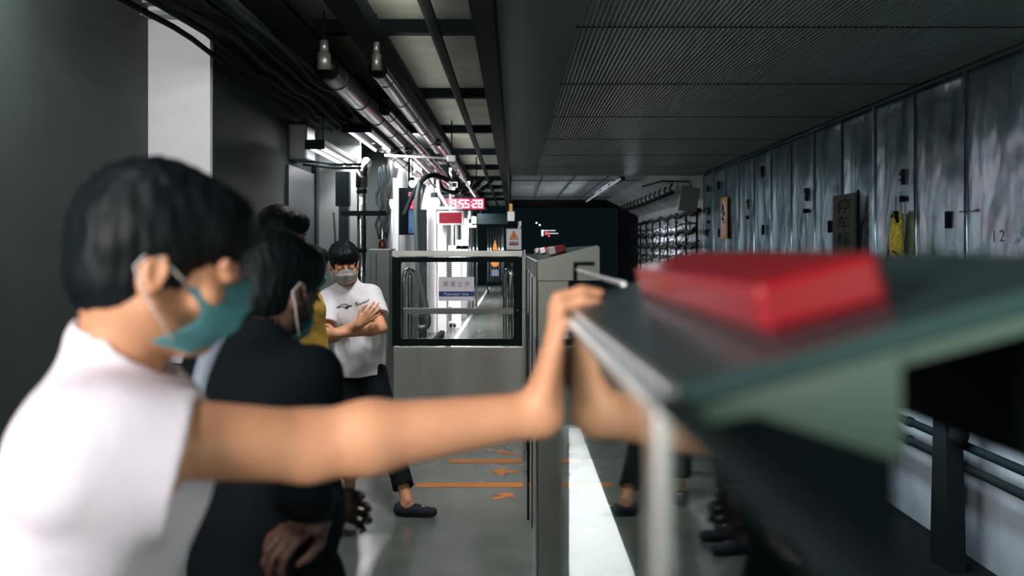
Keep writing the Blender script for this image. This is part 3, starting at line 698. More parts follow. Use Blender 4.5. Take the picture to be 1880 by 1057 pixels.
for px, py, Y, lb in ((757, 337, 13, 'round glowing bulb above the wall screen'), (701, 254, 12, 'glowing bulb right of the tube lamps'), (730, 302, 14, 'bright lamp head below the white arm'), (797, 372, 16, 'bright glowing bulb left of the red clock'), (820, 341, 19, 'small white glowing bulb above the red clock'), (862, 337, 20, 'small glowing bulb beside the ceiling beam')):
    r = empty('bulb_lamp', P(px, py, Y), 0, lb, 'lamp'); s_ = .045 if py != 372 else .09
    MB().sphere((0, 0, 0), s_).build('bulb', M['bulb'], r); MB().tube([(0, 0, s_*.8), (0, 0, s_*1.8)], s_*.6, 12).build('socket', M['dark'], r)
    MB().tube([(0, 0, s_*1.5), (0, 0, 2.95-P(px, py, Y).z)], .008, 6).build('stem', M['dark'], r)
# long white arm with box head
a0, a1 = P(706, 285, 11), P(826, 291, 11)
r = empty('ceiling_rod', a1, 0, 'long thin white horizontal rod with a box head under the ceiling', 'rod')
MB().tube([a0-a1, (0, 0, 0)], .014, 10).build('rod', M['white'], r)
MB().box(-.03, -.04, -.035, .065, .04, .035, .01).build('box_head', M['white'], r)
MB().tube([(.02, 0, .03), (.02, 0, .42)], .008, 6).build('stem', M['dark'], r)

# ================================================================== LEFT SIDE FURNISHING
r = empty('wall_conduit_shelf', (-2.35, 6.9, 3.12), 0, 'pale rail across the top of the white column', 'rail')
MB().box(-.25, -.05, 0, .25, .08, .03).box(-.25, -.02, .09, .15, .08, .11).build('rail', mat('grey_rail', (.3, .33, .32), .5), r)
c = P(318, 690, 6.95); r = empty('wall_hook', c, 0, 'small black hook on the white column behind the passengers', 'hook')
MB().tube([(0, .03, .04), (-.01, 0, 0), (.015, -.02, -.04)], .012, 8).build('hook', M['black'], r)
MB().box(-2.50, 6.985, H-(670-VY)*7/F, -2.14, 6.999, H-(667-VY)*7/F).build('trim_4', M['dark'], kind='structure')
st('door_1', mat('dark_door', (.02, .028, .03), .5), -2.129, 9.3, 0, -2.10, 10.5, 2.3)
B('door_frame', M['dark'], -2.128, 10.5, 0, -2.08, 10.58, 2.38, kind='structure')
r = empty('wall_duct', P(556, 262, 9.6), 0, 'short pale boxed duct on the dark wall beside the tube lamps', 'duct')
MB().box(-.10, -.2, -.18, .08, .2, .16, .02).build('casing', M['white'] and mat('pale_grey', (.07, .08, .085), .5), r); MB().box(-.11, -.21, .16, .09, .21, .18).build('lid', M['dark'], r)
MB().tube([(.0, 0, -.17), (.3, .1, -.20), (.55, .1, -.20)], .012, 8).tube([(.0, 0, -.21), (.3, .1, -.235), (.55, .1, -.235)], .012, 8).build('conduit', M['dark'], r)
st('wall_recess', mat('pale_recess_wall', (.13, .15, .145), .7, var=.08, vscale=2), -2.2, 11.0, 0, -1.70, 11.1, 3.4)
r = empty('wall_notice', P(508, 466, 5), 0, 'small pale switch plate', 'plate')
bpy.data.objects.remove(r)
sw = MB().box(-.02, -.01, -.035, .02, .005, .035, .004).build('switch_plate', M['white'], None, 'small pale switch plate on the dark wall behind the passengers', 'switch'); sw.location = P(551, 402, 9.2); sw.location.x = -2.09
sw.rotation_euler = (0, 0, PI/2)
r = empty('silver_downpipe', (P(664, 0, 10.2).x, 10.2, 0), 0, 'mottled silver pipe standing against the wall behind the boy in white', 'pipe')
MB().tube([(0, 0, 0), (0, 0, 2.18)], .047, 18).build('pipe', M['duct'], r)
m_ = MB()
for z in (.3, .9, 1.5, 2.1): m_.tube([(0, 0, z-.02), (0, 0, z+.02)], .053, 18)
m_.build('clamp', M['dark'], r)
MB().tube([(0, 0, 2.14), (0, 0, 2.30), (.0, .3, 2.42)], .06, 16).build('elbow', M['duct'], r)
MB().box(-.26, -.05, 1.95, -.12, .05, 2.3).box(-.2, -.06, 1.85, .25, .0, 1.9).build('bracket', M['dark'], r)
r = empty('dark_duct', (P(632, 0, 10.7).x, 10.7, 0), 0, 'dark square duct standing beside the mottled silver pipe', 'duct')
MB().box(-.05, -.06, 0, .05, .06, 2.2).build('casing', M['dark'], r); MB().tube([(-.09, -.07, .6), (-.07, -.07, 1.4), (-.1, -.07, 1.9)], .012, 6).build('cable', M['cable'], r)
r = empty('white_upright', (P(727, 0, 12.2).x, 12.2, 0), 0, 'slim bright white upright left of the wall screen', 'post')
MB().box(-.035, -.04, 0, .035, .04, 2.38).build('post', mat('grey_white', (.35, .36, .38), .5), r); MB().box(-.12, -.05, 2.0, -.02, .03, 2.12).build('bracket', M['white'], r)
r = empty('black_conduit_bank', (P(705, 0, 12).x, 12, 0), 0, 'ragged black bundle of conduits on the wall left of the white upright', 'conduit')
m_ = MB()
for k in range(5): m_.tube([(-.07+k*.03+random.uniform(-.03, .03), -.03*random.random(), 1.62+q_*.085+.06*random.random()) for q_ in range(11)], .017, 6)
m_.build('conduits', M['cable'], r); MB().tube([(-.02, 0, 0), (-.02, 0, 1.8)], .03, 10).build('down_conduit', M['ductd'], r)
# wall screen
p0 = P(751, 388, 13.2); r = empty('wall_screen', p0, 0, 'hanging black wall screen glowing pink above and blue below', 'screen')
MB().box(-.14, -.06, -.31, .11, .10, .31, .01).build('casing', M['black'], r)
MB().box(-.00, -.068, -.29, .105, -.061, .02).build('blue_picture', M['bluescreen'], r)
m_ = MB()
for k, (a, b2) in enumerate(((.20, .225), (.10, .165), (.035, .09), (.235, .25))): m_.box(.0, -.070, a, .105, -.062, b2)
m_.build('pink_band', M['pinkscreen'], r)
m_ = MB()
for k in range(6): m_.box(.008+k*.017, -.071, -.28+random.random()*.08, .013+k*.017, -.069, -.05+random.random()*.06)
m_.build('blue_streaks', mat('blue_streak', (.05, .1, .2), .4, emit=(.12, .28, .5), es=1), r)
MB().tube([(0, 0, .3), (0, 0, 2.95-p0.z)], .015, 8).build('hanger_rod', M['dark'], r)
# wall cabinets beneath screen
B('wall_cabinet', mat('grey_cab', (.35, .38, .40), .5), P(746, 0, 13).x, 12.9, .9, P(765, 0, 13).x, 13.1, 1.70, label='pale grey cabinet under the glowing wall screen', cat='cabinet')
# black corrugated hose
pts = [P(742, 395, 12.0), P(757, 360, 12), P(768, 340, 12), P(782, 325, 12), P(800, 322, 12.3), P(822, 330, 12.8)]
hp = [P(772, 330, 12), P(766, 360, 12), P(764, 400, 12), P(766, 450, 12), P(769, 500, 12), P(775, 530, 12), P(781, 560, 12), P(786, 585, 12), P(784, 598, 12), P(774, 602, 12), P(764, 600, 12)]
def smooth(pts, n=6):
    out = []
    for i in range(len(pts)-1):
        p = [pts[max(0, i-1)], pts[i], pts[i+1], pts[min(len(pts)-1, i+2)]]
        for k in range(n):
            t = k/n; out.append(.5*((2*p[1])+(p[2]-p[0])*t+(2*p[0]-5*p[1]+4*p[2]-p[3])*t*t+(-p[0]+3*p[1]-3*p[2]+p[3])*t**3))
    return out+[pts[-1]]
q = smooth(hp, 14); MB().tube(q, [.034+.005*(i % 2) for i in range(len(q))], 10).build('corrugated_hose', mat('hose', (.035, .045, .045), .45), None, 'black corrugated hose hanging down behind the gate glass', 'hose')
MB().tube(smooth(pts), .03, 8).build('arched_hose', M['cable'], None, 'thick black hose arching over the wall screen', 'hose')
MB().tube(smooth([P(804, 330, 15), P(806, 352, 15), P(814, 366, 15), P(823, 381, 15)]), .028, 10).build('white_hose', M['white'], None, 'white hose curving down in front of the red clock', 'hose')
MB().tube(smooth([P(845, 315, 15), P(855, 333, 15), P(866, 350, 15), P(874, 362, 15)]), .018, 8).build('white_conduit', M['white'], None, 'thin white conduit slanting down above the red clock', 'conduit')
for k in range(9):
    a = P(785+k*9, 318+random.uniform(-4, 6), 16+k*.3)
    MB().tube(smooth([a, a+Vector((.1, .3, -.15-random.random()*.2)), a+Vector((.25+random.random()*.2, .9, -.25)), a+Vector((.5, 1.8, .0))]), .012+.008*(k % 3), 6).build('tangled_cable', M['duct'] if k % 3 == 0 else M['cable'], None,
        'looping cable in the tangle above the red clock, %s from the left' % ORD[k], 'cable', 'tangled cables above the clock')

# ================================================================== BEYOND THE GATE
wh = lambda n, x0, x1, Y, z0, z1, lb, cat='column', m='white', d=.12: B(n, M[m], P(x0, 0, Y).x, Y, z0, P(x1, 0, Y).x, Y+d, z1, label=lb, cat=cat, bev=.008)
wh('white_column', 786, 801, 18, 0, 2.95, 'bright white column left of the red screen', d=.3)
wh('white_cabinet', 802, 820, 18.2, 0, 1.98, 'tall white cabinet under the red screen', 'cabinet', d=.4)
wh('dark_column', 768, 783, 17, .0, 2.2, 'dark square column left of the bright white column', m='dark')
wh('grey_column', 806, 816, 24, 0, 2.7, 'grey column beyond the white cabinet', m='ductd')
# slotted white locker seen through glass
Yk = 21.0; r = empty('vented_locker', (P(838, 0, Yk).x, Yk, 0), 0, 'white locker with a black louvre strip seen through the gate glass', 'locker')
MB().box(-.10, 0, 0, .10, .35, 1.36, .01).build('body', M['whitem'], r)
m_ = MB()
for k in range(18): m_.box(-.17, -.01, .80+k*.048-.3, -.10, .02, .822+k*.048-.3)
m_.build('louvre', M['black'], r); MB().box(-.17, .02, .3, -.10, .3, 1.36).build('louvre_box', M['whitem'], r)
r = empty('white_post', (P(852, 0, 22).x, 22, 0), 0, 'bright white post carrying a white camera arm beyond the gate', 'post')
MB().box(-.055, 0, 0, .055, .1, 2.2).build('post', M['white'], r)
MB().box(-.03, -.05, 2.0, .27, .05, 2.09).box(.17, -.05, 2.05, .27, .05, 2.24).build('camera_arm', M['white'], r)
MB().box(-.17, -.12, 1.52, .09, .05, 1.72).box(-.34, -.12, 1.45, .09, .05, 1.60).build('control_box', M['white'], r)
MB().box(-.10, -.125, 1.66, -.03, -.121, 1.68).box(-.06, -.125, 1.54, -.03, -.121, 1.58).build('slot', M['black'], r)
for i, px in enumerate((834, 843, 862, 868, 875)):
    MB().tube([(P(px, 0, 24).x, 24, 0), (P(px, 0, 24).x, 24, 2.25)], .022, 10).build('steel_upright', M['chrome'], None, 'slim steel upright beyond the gate top, %s from the left in its row' % ORD[i], 'post', 'slim steel uprights beyond the post')
# red display hanging
p0 = P(827, 400, 17.5); r = empty('red_display', p0, 0, 'white framed hanging display with a blank dark red screen', 'display')
MB().box(-.24, 0, -.125, .24, .10, .125, .02).build('frame', M['white'], r)
MB().box(-.20, -.006, -.095, .20, .0, .095).build('screen', M['redscreen'], r)
MB().tube([(0, .05, .12), (0, .05, 2.95-p0.z)], .03, 10).build('hanger_rod', M['white'], r); MB().box(-.28, .0, .15, .20, .12, .20).build('top_rail', M['white'], r)
# led clock
p0 = P(855, 374, 19); r = empty('led_clock', p0, 0, 'red lit digital clock reading 19:55:28 under the ceiling', 'clock')
MB().box(-.41, 0, -.125, .37, .10, .125, .015).build('casing', M['black'], r)
MB().box(-.39, -.006, -.105, .355, .0, .105).build('backing', M['ledbox'], r)
SEG = {'0': 'abcdef', '1': 'bc', '2': 'abged', '3': 'abgcd', '4': 'fgbc', '5': 'afgcd', '6': 'afgecd', '7': 'abc', '8': 'abcdefg', '9': 'abcdfg'}
def digit(m_, x, ch, w_=.085, h_=.155, t=.022):
    S_ = {'a': (0, h_-t, w_, h_), 'g': (0, h_/2-t/2, w_, h_/2+t/2), 'd': (0, 0, w_, t), 'f': (0, h_/2, t, h_), 'b': (w_-t, h_/2, w_, h_), 'e': (0, 0, t, h_/2), 'c': (w_-t, 0, w_, h_/2)}
    for s in SEG[ch]:
        a = S_[s]; m_.box(x+a[0], -.014, a[1]-h_/2, x+a[2], -.007, a[3]-h_/2)
x = -.375
for ch in '19:55:28':
    m_ = MB()
    if ch == ':':
        m_.box(x+.004, -.014, -.045, x+.024, -.007, -.025).box(x+.004, -.014, .025, x+.024, -.007, .045); x += .036
    else: digit(m_, x, ch); x += .108
    m_.build('colon' if ch == ':' else 'digit', M['ledred'], r)
MB().tube([(-.2, .05, .12), (-.2, .05, .9)], .012, 8).tube([(.2, .05, .12), (.2, .05, .9)], .012, 8).build('hanger_rod', M['dark'], r)
# tiny screen
p0 = P(834, 339, 17); r = empty('small_monitor', p0, 0, 'tiny framed monitor among the cables above the red clock', 'monitor')
MB().box(-.055, 0, -.05, .055, .05, .05, .005).build('frame', mat('greyframe', (.4, .42, .42), .5), r); MB().box(-.04, -.004, -.035, .04, 0, .035).build('screen', M['black'], r)
MB().tube([(0, .02, .05), (0, .02, .5)], .008, 6).build('stem', M['dark'], r)
# barred frame with hazard plates
Yb = 34; r = empty('barred_gate', (P(909, 0, Yb).x, Yb, H-(516-VY)*Yb/F), 0, 'steel barred gate with small hazard plates at the platform end', 'gate')
zt = (516-417)*Yb/F
for px in (896, 901, 906, 911, 916, 921, 924): MB().tube([(P(px, 0, Yb).x-r.location.x, 0, 0), (P(px, 0, Yb).x-r.location.x, 0, zt)], .024, 8).build('bar', M['chrome'], r)
MB().box(-.31, -.02, -.04, .31, .04, .03).build('bottom_rail', M['dark'], r)
MB().prism([(-.09, zt-.78), (.09, zt-.78), (0, zt-.42)], 'y', -.06, -.05).build('triangle_plate', M['osign'], r)
MB().box(-.10, -.06, zt-1.0, .10, -.05, zt-.82).build('dark_plate', M['greyink'], r)
MB().tube([(0, -.06, .62), (0, -.05, .62)], .13, 20).build('round_plate', M['osign'], r); MB().box(-.12, -.06, .18, .12, -.05, .40).build('blue_plate', M['greyink'], r)
MB().box(-.28, .05, -1.05, -.22, .12, 0).box(.22, .05, -1.05, .28, .12, 0).build('foot_post', M['dark'], r)
# hanging box with camera
p0 = P(937, 398, 24); r = empty('hanging_box', p0, 0, 'pale square box hanging from the end of the black beam', 'box')
MB().box(-.07, 0, -.10, .10, .2, .13, .01).build('box', M['white'], r); MB().box(-.03, .05, .12, .05, .12, .32).build('bracket', M['ysign'], r)
MB().tube([(0, .08, .3), (0, .08, 1.0)], .02, 8).build('hanger_rod', M['dark'], r)
B('dark_header', M['dark'], P(876, 0, 30).x, 30, H+(459-411)*30/F, P(932, 0, 30).x, 30.2, H+(459-392)*30/F, label='long dark equipment box under the ceiling at the platform end', cat='equipment box')
# triangle warning sign
Ys = 26; p0 = P(943.5, 439, Ys); r = empty('triangle_warning_sign', p0, 0, 'white sign with an orange warning triangle above the gate top', 'sign')
hw, hh2 = 13.5*Ys/F, 19*Ys/F
MB().box(-hw, 0, -hh2, hw, .02, hh2, .006).build('board', M['whitem'], r)
MB().box(-hw-.012, .004, -hh2-.012, hw+.012, .03, hh2+.012).build('frame', M['ductd'], r)
MB().prism([(-.105, .0), (.105, .0), (0, .21)], 'y', -.006, -.001).build('triangle', M['osign'], r)
MB().prism([(-.125, -.012), (.125, -.012), (0, .235)], 'y', -.0008, 0).build('triangle_border', M['drs'], r)
MB().box(-.012, -.009, .06, .012, -.006, .13).box(-.010, -.009, .025, .010, -.006, .045).build('exclamation_mark', M['drs'], r)
MB().box(-.12, -.006, -.16, .12, -.001, -.06).build('caption_band', M['drs'], r)
text('caption', '当心触电', .055, M['white'], r, (0, -.009, -.095))
MB().tube([(-.06, .03, -hh2), (-.06, .03, -p0.z+.0)], .02, 8).tube([(.1, .03, -hh2), (.1, .03, -p0.z)], .02, 8).build('post', M['ductd'], r)
MB().tube([(.13, .0, hh2), (.15, .0, hh2+.1), (.15, 0, hh2+.2)], .035, 8).build('white_bracket', M['white'], r)
# low kerb and machinery on the left seen through glass
B('floor_kerb', M['dark'], P(790, 0, 14).x-.12, 10.2, 0, P(790, 0, 14).x-.04, 17.5, .09, label='low black kerb along the floor by the left wall beyond the gate', cat='kerb')
r = empty('floor_pump', (P(820, 0, 13.5).x, 13.6, 0), 0, 'small black clamp device on the floor beyond the gate', 'device')
MB().tube([(-.1, 0, .02), (0, 0, .14), (.04, 0, .20)], [.05, .06, .04], 12).build('barrel', M['black'], r); MB().tube([(0, 0, .14), (.09, -.05, .02)], .014, 8).tube([(0, 0, .14), (-.02, -.09, .02)], .014, 8).build('legs', M['black'], r)
r = empty('power_block', (P(832, 0, 19).x, 19, 0), 0, 'white block with black sockets on the floor beneath the sign', 'box')
MB().box(-.09, 0, 0, .16, .2, .13, .015).build('body', M['white'], r); MB().box(-.07, -.005, .03, -.02, 0, .09).box(0, -.005, .03, .05, 0, .09).build('socket', M['black'], r)

# ================================================================== GATE
YG = 8.2; gx0, gx1 = P(720, 0, YG).x, P(960, 0, YG).x
gz = lambda py: H-(py-VY)*YG/F
r = empty('platform_gate', (gx0, YG, 0), 0, 'steel end gate with a black framed window and sign', 'gate'); W = gx1-gx0
MB().box(0, -.03, gz(471), W, .03, gz(460), .004).build('top_rail', M['steel'], r)
MB().box(0.01, -.012, .06, W, .012, gz(636), .004).build('lower_panel', M['steel'], r)
m_ = MB(); bmm = m_.bm
def rrect(x0, x1, z0, z1, rad, n=6):
    o_ = []
    for cx, cz, a0_ in ((x1-rad, z1-rad, 0), (x0+rad, z1-rad, 90), (x0+rad, z0+rad, 180), (x1-rad, z0+rad, 270)):
        for k in range(n+1):
            a = math.radians(a0_+90*k/n); o_.append((cx+rad*math.cos(a), cz+rad*math.sin(a)))
    return o_
sx = lambda px: (px-720)*YG/F
inner = rrect(sx(736), sx(943), gz(622), gz(481), .02); outer = rrect(0, W-.005, gz(634), gz(472), .004)
loops = []
for yy in (-.018, .018):
    loops.append(([bmm.verts.new((p[0], yy, p[1])) for p in outer], [bmm.verts.new((p[0], yy, p[1])) for p in inner]))
n = len(inner)
for (O, I) in loops:
    for k in range(n): bmm.faces.new((O[k], O[(k+1) % n], I[(k+1) % n], I[k]))
for w_ in (0, 1):
    for k in range(n): bmm.faces.new((loops[0][w_][k], loops[0][w_][(k+1) % n], loops[1][w_][(k+1) % n], loops[1][w_][k]))
fr = m_.build('window_frame', M['black'], r)
MB().box(sx(737), -.004, gz(621), sx(942), .004, gz(482)).build('pane', M['glass'], fr)
MB().box(sx(738), .05, gz(577), sx(944), .085, gz(566), .006).build('push_bar', M['steel'], r)
MB().tube([(sx(950), -.03, gz(569)), (sx(950), -.018, gz(569))], .010, 12).tube([(sx(962), -.03, gz(569)), (sx(962), -.018, gz(569))], .006, 12).build('lock_stud', M['chrome'], r)
s_ = empty('passenger_stop_sign', (gx0+sx(838), YG-.0055, gz(530)), 0, 'white notice with a blue band stuck to the gate window', 'sign')
sw_, sh_ = 32.5*YG/F, 22*YG/F
MB().box(-sw_, -.002, -sh_, sw_, 0, sh_).build('board', mat('sign_white', (.88, .84, .90), .5), s_)
MB().box(-sw_, -.003, gz(544)-gz(530), sw_, -.0021, gz(534.8)-gz(530)).build('blue_band', M['blue'], s_)
for i, ch in enumerate('乘客止步'): text('character', ch, .048, M['greyink'], s_, ((-19.5+i*13.2)*YG/F, -.003, gz(522)-gz(530)))
text('lettering', 'Passenger stop', .034, M['cyanink'], s_, (0, -.004, gz(539.4)-gz(530)))
# box post left of gate and latch posts
r = empty('gate_cabinet', (P(699, 0, YG).x, YG, 0), 0, 'dark steel cabinet left of the gate behind the boy in white', 'cabinet')
cabm = mat('dark_steel', (.16, .18, .17), .38, .8, rvar=.05)
MB().box(sx(719-699+720-20)-sx(720)-.075, -.06, 0, sx(739)-sx(720)-.006, .30, gz(459), .004).build('body', cabm, r)
MB().box(-.083, -.065, gz(459), .088, .31, gz(456.5)).build('cap', M['steel'], r); MB().box(-.03, -.066, .05, -.026, -.06, 1.48).build('seam', M['black'], r)
o = MB().tube([(0, 0, 0), (0, 0, .035), (0, 0, .065), (0, 0, .082)], [.032, .031, .024, .006], 16).build('alarm_beacon', M['redd'], None, 'small dark red dome light on top of the gate cabinet', 'light'); o.location = (P(700, 0, YG).x, YG+.06, gz(456.5))
# inverted U rails
def urail(x, y, wd, z1, lb, ang=0):
    rr = empty('tube_rail', (x, y, 0), ang, lb, 'rail'); pts = [(0, 0, 0), (0, 0, z1-.1)]
    for k in range(1, 9): a = PI-PI*k/8; pts.append((wd/2+wd/2*math.cos(a), 0, z1-.1+.1*math.sin(a)))
    pts += [(wd, 0, 0)]; MB().tube([pts[0]]+[pts[1]]+pts[2:], .019, 12).build('tube', M['chrome'], rr)
    for a in (0, wd): MB().tube([(a, 0, 0), (a, 0, .012)], .04, 14).build('foot_flange', M['chrome'], rr)
urail(P(741, 0, 8.7).x, 8.7, .09, 1.33, 'left of the two steel tube rails behind the gate glass at left', .5)
urail(P(752, 0, 9.0).x, 9.0, .08, 1.31, 'right of the two steel tube rails behind the gate glass at left', .9)
urail(P(927, 0, 8.8).x, 8.8, .07, 1.33, 'left of the two steel tube rails behind the gate glass at right', -.7)
urail(P(937, 0, 8.6).x, 8.6, .09, 1.31, 'right of the two steel tube rails behind the gate glass at right', .4)

# ================================================================== PLATFORM SCREEN, far units
def red_light(x, y, L, z, slope, lb, lens=True):
    rr = empty('red_indicator', (x, y, z), 0, lb, 'indicator light', 'red indicator lights on the platform screen'); rr.rotation_euler = (0, -slope, 0)
    MB().box(0, 0, 0, .076, L, .005, .002).build('base', M['redd'], rr)
    MB().box(0, 0, .0055, .076, L, .035, .005).build('red_cover', M['red'], rr)
    if lens: MB().box(-.002, -.014, .006, .030, -.001, .040, .006).build('end_glare', M['lens'], rr)  # white block stands in for a glare highlight on the near end
    return rr
SL = math.atan(.07/.26)
def header(rr, y0, y1, x0=0., end=True, mt='steelt', me='steelh'):
    # sloped head cover; local x from platform face to track face
    m_ = MB(); m_.prism([(x0, -.13), (x0, -.052), (x0+.006, -.046), (.262, .020), (.27, .012), (.27, -.13)], 'y', y0+.012, y1).build('head_cover', M[mt], rr)
    m_ = MB(); m_.prism([(x0-.001, -.131), (x0-.001, -.052), (x0+.006, -.045), (.262, .021), (.271, .012), (.271, -.131)], 'y', y0, y0+.0118).build('end_plate', M[me], rr)
rr = empty('screen_unit', (.10, 4.3, H), 0, 'steel platform screen unit facing the man, beside the far gate', 'platform screen')
header(rr, 0, 3.88, me='steelp')
MB().box(0.004, .0, -1.5, .14, .08, -.131, .005).build('end_post', M['steelp'], rr)
MB().box(-.004, -.004, -1.5, .0035, .07, -.05, .001).build('edge_trim', M['chrome'], rr)
MB().box(.0, .09, -1.5, .03, 3.88, -.132).build('side_panel', M['steel'], rr)
m_ = MB()
for yy in (.9, 1.9, 2.9, 3.6): m_.box(-.006, yy, -1.45, -.001, yy+.03, -.14)
m_.build('panel_seam', M['black'], rr)
MB().tube([(-.02, 1.2, -1.49), (-.02, 1.2, -.35)], .006, 8).tube([(-.045, 1.2, -1.0), (.0, 1.2, -1.0)], .008, 6).build('lock_rod', M['black'], rr)
for i, (y, lb) in enumerate(((4.45, 'nearest small red light on the farther screen unit'), (5.9, 'middle small red light on the farther screen unit'), (7.2, 'farthest small red light on the screen unit by the gate'))):
    red_light(.165, y, .55, H-.028, SL, lb)
# gate-side slim post
B('gate_post', M['steelp'], gx1+.004, YG-.03, 0, .099, YG+.05, H+.004, label='slim steel post between the gate and the platform screen', cat='post', bev=.003)
B('platform_screen_far', M['steelh'], .105, 8.27, 0, .36, 20, H-.08, label='low platform screen continuing beyond the gate', cat='platform screen', bev=.004)

# ================================================================== PLATFORM SCREEN, near unit
tilt = .0119; SN = math.atan(.072/.262)
rn = empty('glass_screen_unit', (.0785, .53, 0), tilt, 'nearest platform screen unit of glass and steel that the man pushes', 'platform screen')
zt0 = H-.075; LN = .88
up = lambda x: zt0+.275*x
# top plate (sloped), track side skirt, end post
MB().prism([(0, zt0-.012), (-.004, zt0-.006), (0, zt0), (.262, up(.262)), (.268, up(.262)-.006), (.262, up(.262)-.013)], 'y', 0, LN).build('top_plate', M['steelt'], rn)
MB().prism([(-.006, zt0-.016), (-.0065, zt0-.010), (.002, zt0+.0015), (.008, zt0+.003), (.008, zt0-.016)], 'y', -.002, LN).build('edge_trim', M['steel'], rn)
MB().box(.250, .01, H-.135, .262, LN, up(.25)-.012).build('track_side_skirt', M['black'], rn)
MB().prism([(.002, zt0-.022), (.05, H-.087), (.127, H-.112), (.127, up(.127)-.013), (.002, zt0-.013)], 'y', -.004, .0).build('end_plate', M['steelh'], rn)
MB().prism([(.004, 0), (.125, 0), (.125, up(.125)-.014), (.004, zt0-.014)], 'y', .0005, .055).build('end_post', M['black'], rn)
MB().prism([(.127, H-.062), (.25, H-.030), (.25, up(.25)-.014), (.127, up(.127)-.014)], 'y', .0, .02).build('end_lip', M['steelh'], rn)
MB().box(-.005, -.012, 0, .0035, .024, zt0-.004, .003).build('corner_trim', M['steel'], rn)
MB().box(-.001, .026, .06, .001, LN-.01, zt0-.013).build('glass_pane', M['glassg'], rn)
MB().box(-.006, .026, 0, .010, LN, .058).build('bottom_rail', M['steelh'], rn)
rp = empty('glass_leaf', (.0785, .53, 0), tilt, 'glass door leaf beside the camera reflecting the outstretched arm', 'glass door')
MB().box(-.001, -.42, .06, .001, -.014, zt0-.008).build('pane', M['glassg'], rp)
MB().box(-.004, -.42, zt0-.008, .008, -.014, zt0-.001).build('top_edge', M['dark'], rp)
MB().box(-.006, -.42, 0, .010, -.014, .058).build('bottom_rail', M['steelh'], rp)
bk = red_light(.150, .585, .58, H-.0548, SN, 'large red light on the nearest screen unit, right of the hand', False)
# black handle and thin bar beyond near unit
rb = empty('set_back_leaf', (.162, 1.45, 0), 0, 'set-back glass door leaf with bright top rail behind the hand', 'glass door')
MB().box(-.003, 0, H-.054, .005, 1.12, H-.047, .002).build('top_rail', M['steel'], rb)
MB().box(-.004, 0, .0, .008, 1.12, .079).build('bottom_rail', M['steelh'], rb)
a, b2, c2, d2 = P(1056, 524, 2.58), P(1056, 484, 2.58), P(1089, 484, 2.45), P(1107, 522, 1.85)
MB().tube([a-rb.location, b2-rb.location, c2-rb.location], .0055, 8).build('black_handle', M['black'], rb)

# ---- floor markings
def fm(name, pts, lb, grp=None): return MB().prism(pts, 'z', .0005, .0025).build(name, M['orange'], None, lb, 'floor marking', grp)
fm('floor_line', [(-.46, 7.02), (.06, 7.02), (.06, 7.14), (-.46, 7.14)], 'orange line across the floor, the one nearer the gate')
fm('floor_line', [(-.62, 6.30), (.06, 6.30), (.06, 6.42), (-.62, 6.42)], 'orange line across the floor, the one nearer the boy\'s shoe')
fm('floor_arrow', [(-.15, 6.74), (-.06, 6.86), (-.06, 6.78), (.02, 6.78), (.02, 6.71), (-.06, 6.71), (-.06, 6.62)], 'orange arrow pointing left between the two orange floor lines')
fm('floor_arrow', [(-.13, 6.10), (-.02, 6.17), (.01, 6.02), (-.02, 6.06), (-.11, 5.98), (-.14, 6.02), (-.05, 6.09)], 'slanting orange arrow in front of both floor lines')
fm('floor_arrow', [(-.15, 7.42), (-.05, 7.30), (.01, 7.30), (.01, 7.40), (-.02, 7.36), (-.10, 7.47)], 'slanting orange arrow behind both floor lines')
MB().prism([(-1.02, 9.0), (-.95, 9.0), (-.95, 40), (-1.02, 40)], 'z', .0005, .002).build('floor_stripe', M['strip'], None, 'white stripe along the floor beyond the gate', 'floor marking')

# ================================================================== PEOPLE
# foreground man
person(dict(label='man in white t-shirt and teal mask pressing his hand on the glass screen', base=(-.6, 1.2, 0), yaw=15, head=(22, 8, 0), h=.0045, hh=.004, hs=.95, sag=-.022,
    J=dict(head=(-.432, 1.20, 1.478), neck=(-.480, 1.20, 1.352), waist=(-.58, 1.22, 1.02), pelvis=(-.62, 1.22, .88),
        shR=(-.455, 1.045, 1.306), elR=(-.245, 1.19, 1.266), wrR=(.033, 1.268, 1.292),
        shL=(-.56, 1.385, 1.30), elL=(-.55, 1.47, 1.02), wrL=(-.44, 1.44, .80),
        hipR=(-.62, 1.13, .86), hipL=(-.64, 1.31, .86), knR=(-.58, 1.11, .47), knL=(-.60, 1.34, .47), anR=(-.64, 1.10, .085), anL=(-.66, 1.35, .085)),
    arm_r=(.046, .042, .0425, .027),
    handR=((.20, 0, 1), (1, 0, 0), 1, (4, 4, 4), 1.08, .004, .3, [(-6, 66, 22), (-4, 66, 22), (0, 66, 24), (6, 60, 26)]),
    handL=((.3, 0, -1), (0, -1, 0), 1, (15, 25, 20)), footR=(1, -.1, 0), footL=(1, .2, 0),
    sleeve=.40, sleeve_r=(.066, .080), cutnR=(.86, .2, -.30), shirt='cloth_w', mask='mask_b', hem=(-.62, 1.22, .84), wrinkle=.010, wf=8, fringe=-.01, hvol=1.06, hamp=.005, build=1.08))
